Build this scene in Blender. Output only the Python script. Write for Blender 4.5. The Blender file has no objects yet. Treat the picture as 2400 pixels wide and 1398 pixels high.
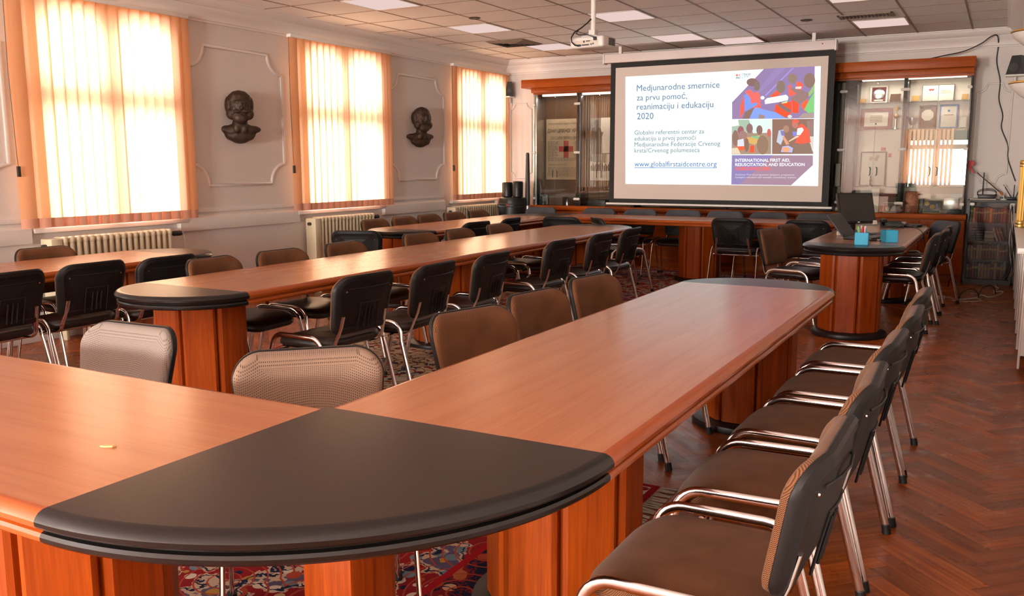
import bpy, bmesh, math, random
from mathutils import Vector, Matrix
random.seed(7)
C = bpy.context.scene.collection
SC = bpy.context.scene
R = math.radians
PI = math.pi

# ------------------------------------------------------------------ camera
CAM_H = 1.40
YAW, PITCH, ROLL, FPX = -0.504953375, -0.149599251, -0.00207411695, 2076.17
def cam_axes():
    f = Vector((math.sin(YAW) * math.cos(PITCH), math.cos(YAW) * math.cos(PITCH), math.sin(PITCH)))
    r = f.cross(Vector((0, 0, 1))).normalized(); u = r.cross(f)
    c, s = math.cos(ROLL), math.sin(ROLL)
    return c * r + s * u, -s * r + c * u, f
CR, CU, CF = cam_axes()
cam_d = bpy.data.cameras.new('camera'); cam = bpy.data.objects.new('camera', cam_d); C.objects.link(cam)
cam.matrix_world = Matrix.Translation((0, 0, CAM_H)) @ Matrix((CR, CU, -CF)).transposed().to_4x4()
cam_d.sensor_width = 36.0; cam_d.lens = FPX / 2400 * 36.0; cam_d.clip_start = 0.02; cam_d.clip_end = 100
SC.camera = cam
def at(x, y, axis, val):
    """photo pixel -> point on the world plane axis = val (used to read sizes off the photograph)"""
    d = (x - 1200) / FPX * CR - (y - 699) / FPX * CU + CF
    o = Vector((0, 0, CAM_H)); t = (val - o[axis]) / d[axis]
    return o + t * d

# ------------------------------------------------------------------ render look
SC.view_settings.view_transform = 'Standard'
try: SC.view_settings.look = 'None'
except Exception: pass
SC.view_settings.gamma = 1.0; SC.view_settings.use_curve_mapping = False
SC.view_settings.exposure = 0.26
SC.cycles.use_denoising = True
SC.cycles.max_bounces = 8; SC.cycles.diffuse_bounces = 4; SC.cycles.glossy_bounces = 4
SC.cycles.transmission_bounces = 6; SC.cycles.transparent_max_bounces = 12
SC.cycles.sample_clamp_indirect = 6.0; SC.cycles.caustics_reflective = False; SC.cycles.caustics_refractive = False

# ------------------------------------------------------------------ room numbers
XL, XR, YB, YR, ZC = -6.72, 0.25, 11.95, -9.0, 2.93
WIN = [(4.42, 5.68), (7.43, 8.72), (10.50, 11.72)]        # openings behind the blinds
WIN_REAR = [(1.25, 2.55), (-1.80, -0.50), (-4.85, -3.55), (-7.90, -6.60)]   # more on the same wall, out of view; last two added for even fill
WZ0, WZ1 = 0.92, 2.62
RW, RW2 = (-2.97, -1.06), (-6.55, -5.2)                     # rear-wall windows; the second is unseen, added for fill light
RZ0, RZ1 = 0.65, 2.54

# ------------------------------------------------------------------ light
w = bpy.data.worlds.new('daylight'); SC.world = w; w.use_nodes = True
w.node_tree.nodes['Background'].inputs[0].default_value = (0.95, 0.97, 1.0, 1)
w.node_tree.nodes['Background'].inputs[1].default_value = 0.5
def area(name, loc, rot, sx, sy, power, col=(1, 1, 1), spread=None):
    d = bpy.data.lights.new(name, 'AREA'); d.shape = 'RECTANGLE'; d.size = sx; d.size_y = sy
    d.energy = power; d.color = col
    if spread: d.spread = spread
    o = bpy.data.objects.new(name, d); C.objects.link(o); o.location = loc; o.rotation_euler = rot
    return o
BLIND_W, SIDE_W, BACK_W = 520, (12, 240, 900, 1200), 1800
for i, (a, b) in enumerate(WIN):       # daylight outside the three windows in view
    area('daylight_window', (XL - 2.4, (a + b) / 2, 1.9), (0, R(-90), 0), 1.9, 1.4, BLIND_W, (0.98, 0.97, 1.0))
for (a, b), p in zip(WIN_REAR, SIDE_W):   # fill lamps at the unseen side windows, tipped up to brighten the ceiling
    area('side_window_fill', (XL - 0.35, (a + b) / 2, 1.55), (0, R(-112), 0), 1.5, 1.3, p, (1.0, 0.96, 0.93))
for a, b in (RW, RW2): area('rear_window_fill', ((a + b) / 2, YR - 0.35, 1.4), (R(108), 0, 0), 1.9, 1.6, BACK_W, (1.0, 0.96, 0.92))  # rear fill lamps; the second stands at the added, unseen window

# ------------------------------------------------------------------ materials
def lin(c):
    if isinstance(c, str):
        c = c.lstrip('#'); c = [int(c[i:i + 2], 16) / 255 for i in (0, 2, 4)]
    return tuple((x / 12.92 if x <= 0.04045 else ((x + 0.055) / 1.055) ** 2.4) for x in c[:3]) + (1.0,)
class NT:
    def __init__(s, name):
        s.m = bpy.data.materials.new(name); s.m.use_nodes = True; s.t = s.m.node_tree
        s.p = s.t.nodes['Principled BSDF']; s.out = s.t.nodes['Material Output']
    def n(s, typ, **kw):
        nd = s.t.nodes.new(typ)
        for k, v in kw.items():
            if k.startswith('i_'):
                key = k[2:]; key = int(key) if key.isdigit() else key
                nd.inputs[key].default_value = v
            else: setattr(nd, k, v)
        return nd
    def l(s, a, b): s.t.links.new(a, b)
    def math(s, op, a, b=None, c=None):
        nd = s.t.nodes.new('ShaderNodeMath'); nd.operation = op
        for i, v in enumerate((a, b, c)):
            if v is None: continue
            if isinstance(v, (int, float)): nd.inputs[i].default_value = v
            else: s.l(v, nd.inputs[i])
        return nd.outputs[0]
    def ramp(s, fac, stops, interp='LINEAR'):
        nd = s.t.nodes.new('ShaderNodeValToRGB'); nd.color_ramp.interpolation = interp
        el = nd.color_ramp.elements
        while len(el) < len(stops): el.new(0.5)
        for e, (p, c) in zip(el, stops): e.position = p; e.color = lin(c) if isinstance(c, str) else c
        s.l(fac, nd.inputs[0]); return nd.outputs[0]
    def mix(s, fac, a, b, mode='MIX'):
        nd = s.t.nodes.new('ShaderNodeMix'); nd.data_type = 'RGBA'; nd.blend_type = mode
        for sock, v in ((nd.inputs[0], fac), (nd.inputs[6], a), (nd.inputs[7], b)):
            if isinstance(v, (int, float)): sock.default_value = v
            elif isinstance(v, (tuple, str)): sock.default_value = lin(v) if isinstance(v, str) else v
            else: s.l(v, sock)
        return nd.outputs[2]
    def obj(s, scale=(1, 1, 1), coord='Object'):
        tc = s.n('ShaderNodeTexCoord'); mp = s.n('ShaderNodeMapping'); mp.inputs['Scale'].default_value = scale
        s.l(tc.outputs[coord], mp.inputs['Vector']); return mp.outputs[0]
    def bump(s, h, strength=0.2, dist=0.01):
        b = s.n('ShaderNodeBump'); b.inputs['Strength'].default_value = strength; b.inputs['Distance'].default_value = dist
        s.l(h, b.inputs['Height']); s.l(b.outputs[0], s.p.inputs['Normal'])
def plain(name, col, rough=0.6, metal=0.0, spec=0.5, noise=0.0, nscale=40):
    t = NT(name); p = t.p
    p.inputs['Roughness'].default_value = rough; p.inputs['Metallic'].default_value = metal
    p.inputs['Specular IOR Level'].default_value = spec
    c = lin(col) if isinstance(col, str) else col
    if noise:
        nz = t.n('ShaderNodeTexNoise'); nz.inputs['Scale'].default_value = nscale; nz.inputs['Detail'].default_value = 4
        t.l(t.obj(), nz.inputs['Vector'])
        a = tuple(x * (1 - noise) for x in c[:3]) + (1,); b = tuple(min(1, x * (1 + noise)) for x in c[:3]) + (1,)
        t.l(t.ramp(nz.outputs[0], [(0.3, a), (0.7, b)]), p.inputs['Base Color'])
    else: p.inputs['Base Color'].default_value = c
    return t.m
def wood(name, dark, light, rough, scale=(1.2, 22, 22), spec=0.5, coat=0.0, coord='Object'):
    t = NT(name); v = t.obj(scale, coord)
    n1 = t.n('ShaderNodeTexNoise'); n1.inputs['Scale'].default_value = 1.0; n1.inputs['Detail'].default_value = 6; n1.inputs['Roughness'].default_value = 0.62
    n1.inputs['Distortion'].default_value = 0.6
    t.l(v, n1.inputs['Vector'])
    n2 = t.n('ShaderNodeTexNoise'); n2.inputs['Scale'].default_value = 6.0; n2.inputs['Detail'].default_value = 3
    t.l(v, n2.inputs['Vector'])
    f = t.math('ADD', t.math('MULTIPLY', n1.outputs[0], 0.7), t.math('MULTIPLY', n2.outputs[0], 0.3))
    t.l(t.ramp(f, [(0.32, dark), (0.68, light)]), t.p.inputs['Base Color'])
    t.p.inputs['Roughness'].default_value = rough; t.p.inputs['Specular IOR Level'].default_value = spec
    if coat: t.p.inputs['Coat Weight'].default_value = coat; t.p.inputs['Coat Roughness'].default_value = 0.12
    return t.m
def emit(name, col, strength=1.0):
    t = NT(name); t.p.inputs['Base Color'].default_value = (0, 0, 0, 1); t.p.inputs['Specular IOR Level'].default_value = 0
    t.p.inputs['Emission Color'].default_value = lin(col) if isinstance(col, str) else col
    t.p.inputs['Emission Strength'].default_value = strength; return t.m
def glass(name, tint=(0.97, 0.98, 0.97, 1), refl=1.0, rough=0.0):
    t = NT(name); tr = t.n('ShaderNodeBsdfTransparent'); tr.inputs[0].default_value = tint
    gl = t.n('ShaderNodeBsdfGlossy'); gl.inputs['Roughness'].default_value = rough; gl.inputs[0].default_value = (1, 1, 1, 1)
    fr = t.n('ShaderNodeFresnel'); fr.inputs[0].default_value = 1.5
    mx = t.n('ShaderNodeMixShader'); t.l(t.math('MULTIPLY', fr.outputs[0], refl), mx.inputs[0])
    t.l(tr.outputs[0], mx.inputs[1]); t.l(gl.outputs[0], mx.inputs[2]); t.l(mx.outputs[0], t.out.inputs[0]); return t.m
def weave(name, dark, light, period=0.0045, rough=0.9):
    t = NT(name); sp = t.n('ShaderNodeSeparateXYZ'); t.l(t.obj(), sp.inputs[0])
    k = 2 * PI / period
    a = t.math('SINE', t.math('MULTIPLY', sp.outputs[0], k))
    b = t.math('SINE', t.math('MULTIPLY', t.math('ADD', sp.outputs[1], sp.outputs[2]), k))
    if period > .0055: f = t.math('SUBTRACT', 1.0, t.math('MULTIPLY', t.math('MULTIPLY', t.math('MAXIMUM', a, 0.0), t.math('MAXIMUM', b, 0.0)), 1.3))
    else: f = t.math('ADD', t.math('MULTIPLY', t.math('MULTIPLY', a, b), 0.5), 0.5)
    nz = t.n('ShaderNodeTexNoise'); nz.inputs['Scale'].default_value = 9; nz.inputs['Detail'].default_value = 5
    t.l(t.obj(), nz.inputs['Vector'])
    f2 = t.math('ADD', t.math('MULTIPLY', f, 0.75), t.math('MULTIPLY', nz.outputs[0], 0.3))
    t.l(t.ramp(f2, [(0.25, dark), (0.85, light)]), t.p.inputs['Base Color'])
    t.p.inputs['Roughness'].default_value = rough; t.p.inputs['Specular IOR Level'].default_value = 0.25
    t.p.inputs['Sheen Weight'].default_value = 0.08; t.p.inputs['Sheen Roughness'].default_value = 0.4
    t.bump(f, 0.25, 0.002); return t.m

M = {}
M['wall'] = plain('painted_plaster', '#e3d9d1', 0.75, noise=0.03, nscale=120)
M['trim'] = plain('white_gloss_paint', '#e4dbd3', 0.35, noise=0.02, nscale=60)
M['cornice'] = plain('cornice_paint', '#ece4de', 0.32)
M['tile'] = plain('mineral_ceiling_tile', '#f5f2f0', 0.85, noise=0.06, nscale=160)
M['tbar'] = plain('ceiling_grid_bar', '#8d7a6b', 0.6)
M['table'] = wood('cherry_laminate', '#b0683f', '#c07a50', 0.27, (1.0, 26, 26), 0.5, 0.15)
M['edge'] = wood('cherry_edge', '#963f0e', '#b85a18', 0.28, (1.0, 30, 30), 0.5, 0.2)
M['ped'] = wood('cherry_pedestal', '#7c2e06', '#b2500c', 0.4, (30, 30, 1.3), 0.25)
M['cab'] = wood('cherry_cabinet', '#8a3a06', '#b4560c', 0.4, (1.4, 28, 28), 0.25)
M['cabdark'] = wood('dark_back_panel', '#4a2c14', '#5d3a1c', 0.5, (30, 30, 1.4), 0.3)
M['blacktop'] = plain('black_textured_laminate', '#2a1f1a', 0.33, spec=0.5, noise=0.25, nscale=260)
M['blackedge'] = plain('black_moulding', '#12100f', 0.25)
M['plinth'] = plain('black_plinth', '#15171a', 0.4)
M['fabric_brown'] = weave('brown_weave', '#22140d', '#96633f', 0.0046)
M['fabric_tan'] = weave('beige_check_weave', '#33231b', '#8f7563', 0.0062)
M['fabric_stripe'] = weave('grey_striped_weave', '#40332d', '#8d7f76', 0.0058)
M['fabric_grey'] = weave('grey_blue_cloth', '#2b2d31', '#64676d', 0.004)
M['vinyl'] = plain('dark_leatherette', '#241a16', 0.38, spec=0.5, noise=0.1, nscale=200)
M['shell'] = plain('black_plastic_shell', '#151313', 0.5, spec=0.35, noise=0.1, nscale=300)
M['chrome'] = plain('chrome', (0.82, 0.80, 0.78, 1), 0.12, 1.0)
M['rubber'] = plain('black_rubber', '#0c0c0c', 0.6)
M['black'] = plain('black_plastic', '#121212', 0.4)
M['dark'] = plain('dark_grey_plastic', '#35322f', 0.45)
M['white'] = plain('white_plastic', '#e8e2da', 0.4)
M['cream'] = plain('cream_radiator_paint', '#d8c9a8', 0.35)
M['offwhite'] = plain('ivory_paint', '#d9cdbf', 0.45)
M['bronze'] = plain('dark_bronze', '#3b281b', 0.55, 0.25, noise=0.3, nscale=25)
M['gold'] = plain('gilt_metal', (0.70, 0.46, 0.15, 1), 0.34, 0.9)
M['steel'] = plain('brushed_steel', (0.6, 0.6, 0.6, 1), 0.35, 1.0)
M['glass'] = glass('cabinet_glass', (0.93, 0.95, 0.93, 1), 1.0)
M['glass_dim'] = glass('bookcase_glass', (0.9, 0.9, 0.9, 1), 0.35)
M['pane'] = glass('window_pane', (0.95, 0.97, 0.97, 1), 0.6)
M['cable'] = plain('black_cable', '#0d0d0d', 0.45)
M['whitecable'] = plain('white_cable', '#d8d0c4', 0.45)
def fabric_blind():
    t = NT('peach_blind_fabric')
    df = t.n('ShaderNodeBsdfDiffuse'); tr = t.n('ShaderNodeBsdfTranslucent')
    df.inputs[0].default_value = lin('#f0b184'); tr.inputs[0].default_value = (1.0, 0.70, 0.44, 1)
    mx = t.n('ShaderNodeMixShader'); mx.inputs[0].default_value = 0.5
    t.l(df.outputs[0], mx.inputs[1]); t.l(tr.outputs[0], mx.inputs[2]); t.l(mx.outputs[0], t.out.inputs[0]); return t.m
M['blind'] = fabric_blind()
M['blindhem'] = plain('peach_blind_hem', '#e0a184', 0.8)

# ------------------------------------------------------------------ mesh builder
class MB:
    def __init__(s): s.v = []; s.f = []; s.mi = []; s.uv = {}
    def add(s, vs, fs, mi=0):
        b = len(s.v); s.v += [tuple(v) for v in vs]
        for f in fs: s.f.append([b + i for i in f]); s.mi.append(mi)
        return s
    def bm(s, bm_, mi=0, mat=None):
        if mat is not None: bmesh.ops.transform(bm_, matrix=mat, verts=bm_.verts)
        bm_.verts.index_update()
        s.add([v.co for v in bm_.verts], [[v.index for v in f.verts] for f in bm_.faces], mi); bm_.free(); return s
    def box(s, x0, x1, y0, y1, z0, z1, bev=0.0, mi=0, seg=2, mat=None):
        b = bmesh.new(); bmesh.ops.create_cube(b, size=1.0)
        for v in b.verts:
            v.co = Vector(((x0 + x1) / 2 + v.co.x * (x1 - x0), (y0 + y1) / 2 + v.co.y * (y1 - y0), (z0 + z1) / 2 + v.co.z * (z1 - z0)))
        if bev: bmesh.ops.bevel(b, geom=list(b.edges), offset=bev, segments=seg, affect='EDGES', profile=0.5)
        return s.bm(b, mi, mat)
    def ring(s, c, u, v, ru, rv, n): 
        return [c + u * (math.cos(2 * PI * i / n) * ru) + v * (math.sin(2 * PI * i / n) * rv) for i in range(n)]
    def loft(s, rings, mi=0, caps=True, closed=False):
        n = len(rings[0]); vs = [p for r in rings for p in r]; fs = []
        m = len(rings)
        for i in range(m if closed else m - 1):
            a = i * n; b = ((i + 1) % m) * n
            for j in range(n): fs.append([a + j, a + (j + 1) % n, b + (j + 1) % n, b + j])
        if caps and not closed: fs.append(list(range(n))[::-1]); fs.append([(m - 1) * n + j for j in range(n)])
        return s.add(vs, fs, mi)
    def cyl(s, p0, p1, r0, r1=None, n=16, mi=0):
        p0 = Vector(p0); p1 = Vector(p1); r1 = r0 if r1 is None else r1
        d = (p1 - p0).normalized(); u = d.orthogonal().normalized(); v = d.cross(u)
        return s.loft([s.ring(p0, u, v, r0, r0, n), s.ring(p1, u, v, r1, r1, n)], mi)
    def tube(s, path, ru, rv=None, up=None, n=10, mi=0, closed=False):
        path = [Vector(p) for p in path]; rv = ru if rv is None else rv; rings = []
        m = len(path); pu = None
        for i, p in enumerate(path):
            a = path[i - 1] if (i or closed) else p; b = path[(i + 1) % m] if (i < m - 1 or closed) else p
            d = (b - a).normalized()
            if up is not None: v = Vector(up); v = (v - d * v.dot(d)).normalized(); u = v.cross(d)
            else:
                u = d.orthogonal().normalized() if pu is None else (pu - d * pu.dot(d)).normalized(); v = d.cross(u)
            pu = u; rings.append(s.ring(p, u, v, ru, rv, n))
        return s.loft(rings, mi, True, closed)
    def lathe(s, prof, c=(0, 0, 0), n=24, mi=0):
        c = Vector(c); rings = [[c + Vector((r * math.cos(2 * PI * i / n), r * math.sin(2 * PI * i / n), z)) for i in range(n)] for r, z in prof]
        return s.loft(rings, mi)
    def prism(s, poly, z0, z1, mi=0, f=None):
        n = len(poly); f = f or (lambda x, y, z: (x, y, z))
        vs = [f(x, y, z0) for x, y in poly] + [f(x, y, z1) for x, y in poly]
        fs = [[i, (i + 1) % n, n + (i + 1) % n, n + i] for i in range(n)] + [list(range(n))[::-1], [n + i for i in range(n)]]
        return s.add(vs, fs, mi)
    def ell(s, c, r, mi=0, sub=3, mat=None):
        b = bmesh.new(); bmesh.ops.create_icosphere(b, subdivisions=sub, radius=1.0)
        for v in b.verts: v.co = Vector((v.co.x * r[0], v.co.y * r[1], v.co.z * r[2]))
        if mat is not None: bmesh.ops.transform(b, matrix=mat, verts=b.verts)
        for v in b.verts: v.co += Vector(c)
        return s.bm(b, mi)
    def poly(s, pts, mi=0): return s.add(pts, [list(range(len(pts)))], mi)
    def obj(s, name, mats, parent=None, loc=None, angle=38, smooth=True):
        me = bpy.data.meshes.new(name); me.from_pydata(s.v, [], s.f)
        if not isinstance(mats, (list, tuple)): mats = [mats]
        for m in mats: me.materials.append(M[m] if isinstance(m, str) else m)
        me.polygons.foreach_set('material_index', s.mi)
        b = bmesh.new(); b.from_mesh(me); bmesh.ops.recalc_face_normals(b, faces=b.faces); b.to_mesh(me); b.free()
        if smooth:
            me.polygons.foreach_set('use_smooth', [True] * len(me.polygons)); me.set_sharp_from_angle(angle=R(angle))
        me.update(); o = bpy.data.objects.new(name, me); C.objects.link(o)
        if parent: o.parent = parent
        if loc: o.location = loc
        return o
def tag(o, label, cat, group=None, kind=None):
    o['label'] = label; o['category'] = cat
    if group: o['group'] = group
    if kind: o['kind'] = kind
    return o
def thing(name, label, cat, loc=(0, 0, 0), rz=0, group=None):
    o = bpy.data.objects.new(name, None); C.objects.link(o); o.empty_display_size = 0.1
    o.location = loc; o.rotation_euler = (0, 0, rz); return tag(o, label, cat, group)
def struct(o): o['kind'] = 'structure'; return o
def copy_tree(o, parent=None):
    c = o.copy(); C.objects.link(c)
    if parent: c.parent = parent
    for ch in [x for x in KIDS.get(o.name, [])] : copy_tree(ch, c)
    return c
KIDS = {}
def index_kids(o):
    ks = [x for x in bpy.data.objects if x.parent == o]; KIDS[o.name] = ks
    for k in ks: index_kids(k)
def arc(c, r, a0, a1, n, f):
    return [f(c[0] + r * math.cos(a0 + (a1 - a0) * i / n), c[1] + r * math.sin(a0 + (a1 - a0) * i / n)) for i in range(n + 1)]
def ordinal(i): return ['first', 'second', 'third', 'fourth', 'fifth', 'sixth', 'seventh', 'eighth', 'ninth', 'tenth', 'eleventh', 'twelfth', 'thirteenth',
    'fourteenth', 'fifteenth', 'sixteenth', 'seventeenth', 'eighteenth', 'nineteenth', 'twentieth', 'twenty-first', 'twenty-second', 'twenty-third', 'twenty-fourth'][i]
# ------------------------------------------------------------------ floor: oak herringbone parquet
def make_floor():
    W, L = 0.075, 0.45
    vs, fs, mi, uv, tone = [], [], [], [], []
    ca, sa = math.cos(R(45)), math.sin(R(45))
    ox, oy = XR - 0.2, 3.0
    def plank(u0, v0, du, dv):
        g = 0.0005
        q = [(u0 + g, v0 + g), (u0 + du - g, v0 + g), (u0 + du - g, v0 + dv - g), (u0 + g, v0 + dv - g)]
        w_ = [(ox + u * ca - v * sa, oy + u * sa + v * ca) for u, v in q]
        if all(x < XL - .28 or x > XR + .18 or y < YR - .18 or y > YB + .18 for x, y in w_): return
        b = len(vs); vs.extend((min(max(x, XL - .28), XR + .18), min(max(y, YR - .18), YB + .18), 0.0) for x, y in w_); fs.append((b, b + 1, b + 2, b + 3))
        o1, o2 = random.random() * 30, random.random() * 30
        if du > dv: c = [(o1, o2), (o1 + du, o2), (o1 + du, o2 + dv), (o1, o2 + dv)]
        else: c = [(o1, o2), (o1, o2 + dv), (o1 + dv, o2 + dv), (o1 + dv, o2)]; c = [(o1, o2), (o1, o2 + du), (o1 + dv, o2 + du), (o1 + dv, o2)]
        uv.extend(c); tone.append(random.random())
    n = 220
    for i in range(-n, n):
        for j in range(-26, 27):
            u, v = i * W + j * (L + W), i * W + j * (W - L)
            x, y = ox + u * ca - v * sa, oy + u * sa + v * ca
            if not (XL - 1.2 < x < XR + 1.2 and YR - 1.2 < y < YB + 1.2): continue
            plank(u, v, L, W); plank(u + L, v + W - L, W, L)
    b = len(vs); vs.extend([(XL, YR, -0.004), (XR + .02, YR, -0.004), (XR + .02, YB, -0.004), (XL, YB, -0.004)]); fs.append((b, b + 1, b + 2, b + 3))
    uv.extend([(0, 0), (1, 0), (1, 1), (0, 1)]); tone.append(0)
    me = bpy.data.meshes.new('floor'); me.from_pydata(vs, [], fs)
    ul = me.uv_layers.new(name='plank')
    for k, c in enumerate(uv): ul.data[k].uv = c
    at_ = me.attributes.new('tone', 'FLOAT', 'FACE'); at_.data.foreach_set('value', tone)
    t = NT('oak_parquet'); u = t.n('ShaderNodeUVMap'); u.uv_map = 'plank'
    mp = t.n('ShaderNodeMapping'); mp.inputs['Scale'].default_value = (3, 45, 1); t.l(u.outputs[0], mp.inputs[0])
    nz = t.n('ShaderNodeTexNoise'); nz.inputs['Scale'].default_value = 1.0; nz.inputs['Detail'].default_value = 5; t.l(mp.outputs[0], nz.inputs['Vector'])
    aa = t.n('ShaderNodeAttribute'); aa.attribute_name = 'tone'
    c = t.ramp(nz.outputs[0], [(0.3, '#8c3e10'), (0.7, '#bb6426')])
    k = t.ramp(aa.outputs['Fac'], [(0.0, (0.58, 0.55, 0.52, 1)), (1.0, (1.2, 1.17, 1.12, 1))])
    t.l(t.mix(1.0, c, k, 'MULTIPLY'), t.p.inputs['Base Color'])
    t.p.inputs['Specular IOR Level'].default_value = 0.3
    n2 = t.n('ShaderNodeTexNoise'); n2.inputs['Scale'].default_value = 9; t.l(t.obj(), n2.inputs['Vector'])
    t.l(t.ramp(n2.outputs[0], [(0.3, (0.24, 0.24, 0.24, 1)), (0.75, (0.42, 0.42, 0.42, 1))]), t.p.inputs['Roughness'])
    me.materials.append(t.m); me.materials.append(plain('joint_filler', '#2a140a', .8))
    ids = [0] * len(fs); ids[-1] = 1; me.polygons.foreach_set('material_index', ids)
    return me
o = bpy.data.objects.new('floor', make_floor()); C.objects.link(o); struct(o)

# ------------------------------------------------------------------ ceiling: tile grid on hangers
GX, GY, GX0, GY0 = 0.575, 0.61, -0.45, 11.05
c = MB(); c.box(XL - .3, XR + .3, YR - .3, YB + .3, ZC, ZC + 0.1)
x = GX0 - 11 * GX
while x < XR:
    if x > XL: c.box(x - .010, x + .010, YR, YB, ZC - .003, ZC + .001, mi=1)
    x += GX
y = GY0 - 33 * GY
while y < YB:
    if y > YR: c.box(XL, XR, y - .008, y + .008, ZC - .0025, ZC + .001, mi=1)
    y += GY
struct(c.obj('ceiling', ['tile', 'tbar'], smooth=False))

# ------------------------------------------------------------------ walls
def wall_with_holes(name, holes, y0, y1, z1, fmap):
    """holes: list of (a, b, z0, z1) along the wall; fmap(a0,a1,z0,z1) -> box extents"""
    m = MB(); holes = sorted(holes); cur = y0
    for a, b, h0, h1 in holes:
        m.box(*fmap(cur, a, 0, z1)); m.box(*fmap(a, b, 0, h0)); m.box(*fmap(a, b, h1, z1)); cur = b
    m.box(*fmap(cur, y1, 0, z1)); return struct(m.obj(name, 'wall', smooth=False))
wl = wall_with_holes('wall_left', [(a, b, WZ0, WZ1) for a, b in WIN + WIN_REAR], YR, YB, ZC, lambda a, b, z0, z1: (XL - .3, XL, a, b, z0, z1))
struct(MB().box(XL - .3, XR + .3, YB, YB + .2, 0, ZC).obj('wall_back', 'wall', smooth=False))
struct(MB().box(XR, XR + .2, YR, YB, 0, ZC).obj('wall_right', 'wall', smooth=False))
wall_with_holes('wall_rear', [(RW2[0], RW2[1], RZ0, RZ1), (RW[0], RW[1], RZ0, RZ1)], XL, XR, ZC, lambda a, b, z0, z1: (a, b, YR - .2, YR, z0, z1))

# windows: white frames with an arched head
def window(n, a, b, z0, z1, fm, arch=True):
    m = MB(); f = .07; c = (a + b) / 2; zt = 1.98
    for q in ((a, a + f, z0, z1), (b - f, b, z0, z1), (a, b, z0, z0 + f), (a, b, z1 - f, z1), (c - .06, c + .06, z0, z1), (a, b, 1.87, zt + .04)):
        m.box(*fm(*q, .09))
    if arch:
        for s in (-1, 1):
            e = a if s < 0 else b
            r = (b - a) / 4 - .02; cx = (a + b) / 2 + s * ((b - a) / 4 + .005)
            for sg in (-1, 1):
                pts = [(cx + sg * r, z1 - .05), (cx + sg * r, z1 - .05 - r * .8)] + [(cx + sg * r * math.cos(t), z1 - .05 - r * .8 + r * .8 * math.sin(t)) for t in [PI / 2 * i / 8 for i in range(1, 9)]]
                x0, x1 = fm(a, b, z0, z1, .06)[0:2] if fm(a, b, z0, z1, .06)[3] - fm(a, b, z0, z1, .06)[2] > .2 else (None, None)
                if x0 is not None: m.prism(pts, x0, x1, f=lambda p, q, t: (t, p, q))
    o = struct(m.obj('window_%d' % n, 'trim', smooth=False))
    g = MB(); g.box(*fm(a + f, b - f, z0 + f, z1 - f, .006)); g.obj('pane', 'pane', o, smooth=False)
for i, (a, b) in enumerate(WIN + WIN_REAR):
    window(i + 1, a, b, WZ0, WZ1, lambda p, q, z0, z1, t: (XL - .2 - t / 2, XL - .2 + t / 2, p, q, z0, z1))
for i, (a, b) in enumerate((RW, RW2)): window(8 + i, a, b, RZ0, RZ1, lambda p, q, z0, z1, t: (p, q, YR - .12 - t / 2, YR - .12 + t / 2, z0, z1), False)

# cornice: swept profile round the room
CPROF = [(0, -.20), (.03, -.20), (.035, -.185), (.05, -.18), (.055, -.15), (.075, -.115), (.105, -.09), (.11, -.075), (.13, -.07), (.145, -.045), (.165, -.03), (.17, -.012), (.185, -.008), (.185, 0), (0, 0)]
def cornice(name, a, b, mapf):
    m = MB(); m.loft([[mapf(s, d, ZC + z) for d, z in CPROF] for s in (a, b)]); return struct(m.obj(name, 'cornice', angle=50))
cornice('trim_1', YR, YB, lambda s, d, z: (XL + d, s, z))
cornice('trim_2', XL, XR, lambda s, d, z: (s, YB - d, z))
cornice('trim_3', YR, YB, lambda s, d, z: (XR - d * 1.9, s, z))
cornice('trim_4', XL, XR, lambda s, d, z: (s, YR + d, z))
# dado rail on the window wall, in runs between the window bays
n = 5
RPROF = [(0, .99), (.02, .99), (.025, .975), (.025, .955), (.012, .945), (.012, .93), (.03, .92), (.045, .905), (.05, .885), (.05, .80), (.045, .788), (0, .785)]
for a, b in ((YR, 4.27), (5.72, 7.32), (8.84, 10.2), (11.62, YB)):
    m = MB(); m.loft([[(XL + d, s, z) for d, z in RPROF] for s in (a, b)]); struct(m.obj('trim_%d' % n, 'trim', angle=30)); n += 1
# window boards
for a, b in WIN:
    struct(MB().box(XL - .16, XL + .055, a - .13, b + .13, .868, .905, .006).obj('trim_%d' % n, 'trim')); n += 1
# moulded wall panels with scooped corners
def panel(name, a, b, z0, z1, mapf, r=.2, th=.017):
    pts = []
    for cx, cz, t0 in ((a, z0, PI / 2), (b, z0, PI), (b, z1, 3 * PI / 2), (a, z1, 2 * PI)):
        # concave quarter circle round each outer corner
        for i in range(9):
            t = t0 - (PI / 2) * i / 8
            pts.append(mapf(cx + r * math.cos(t), cz + r * math.sin(t)))
    m = MB(); nrm = Vector(mapf(0, 0, 1)) - Vector(mapf(0, 0))
    m.tube(pts, th, th * .9, up=nrm, n=8, closed=True); return struct(m.obj(name, 'trim', angle=60))
fl = lambda p, q, d=0: (XL + .006 + d, p, q)
for a, b in ((2.95, 4.16), (5.93, 7.16), (9.02, 10.25)):
    panel('trim_%d' % n, a, b, 1.21, 2.52, fl); n += 1
panel('trim_%d' % n, -6.62, -6.26, 1.2, 2.3, lambda p, q, d=0: (p, YB - .006 - d, q), .08, .012); n += 1
panel('trim_%d' % n, -0.36, 0.0, 1.18, 2.32, lambda p, q, d=0: (p, YB - .006 - d, q), .1, .012); n += 1
# skirting boards
struct(MB().box(XL, XL + .018, YR, YB, 0, .1, .004).obj('baseboard_left', 'trim'))
struct(MB().box(XL, XR, YB - .018, YB, 0, .1, .004).obj('baseboard_back', 'trim'))
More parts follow.
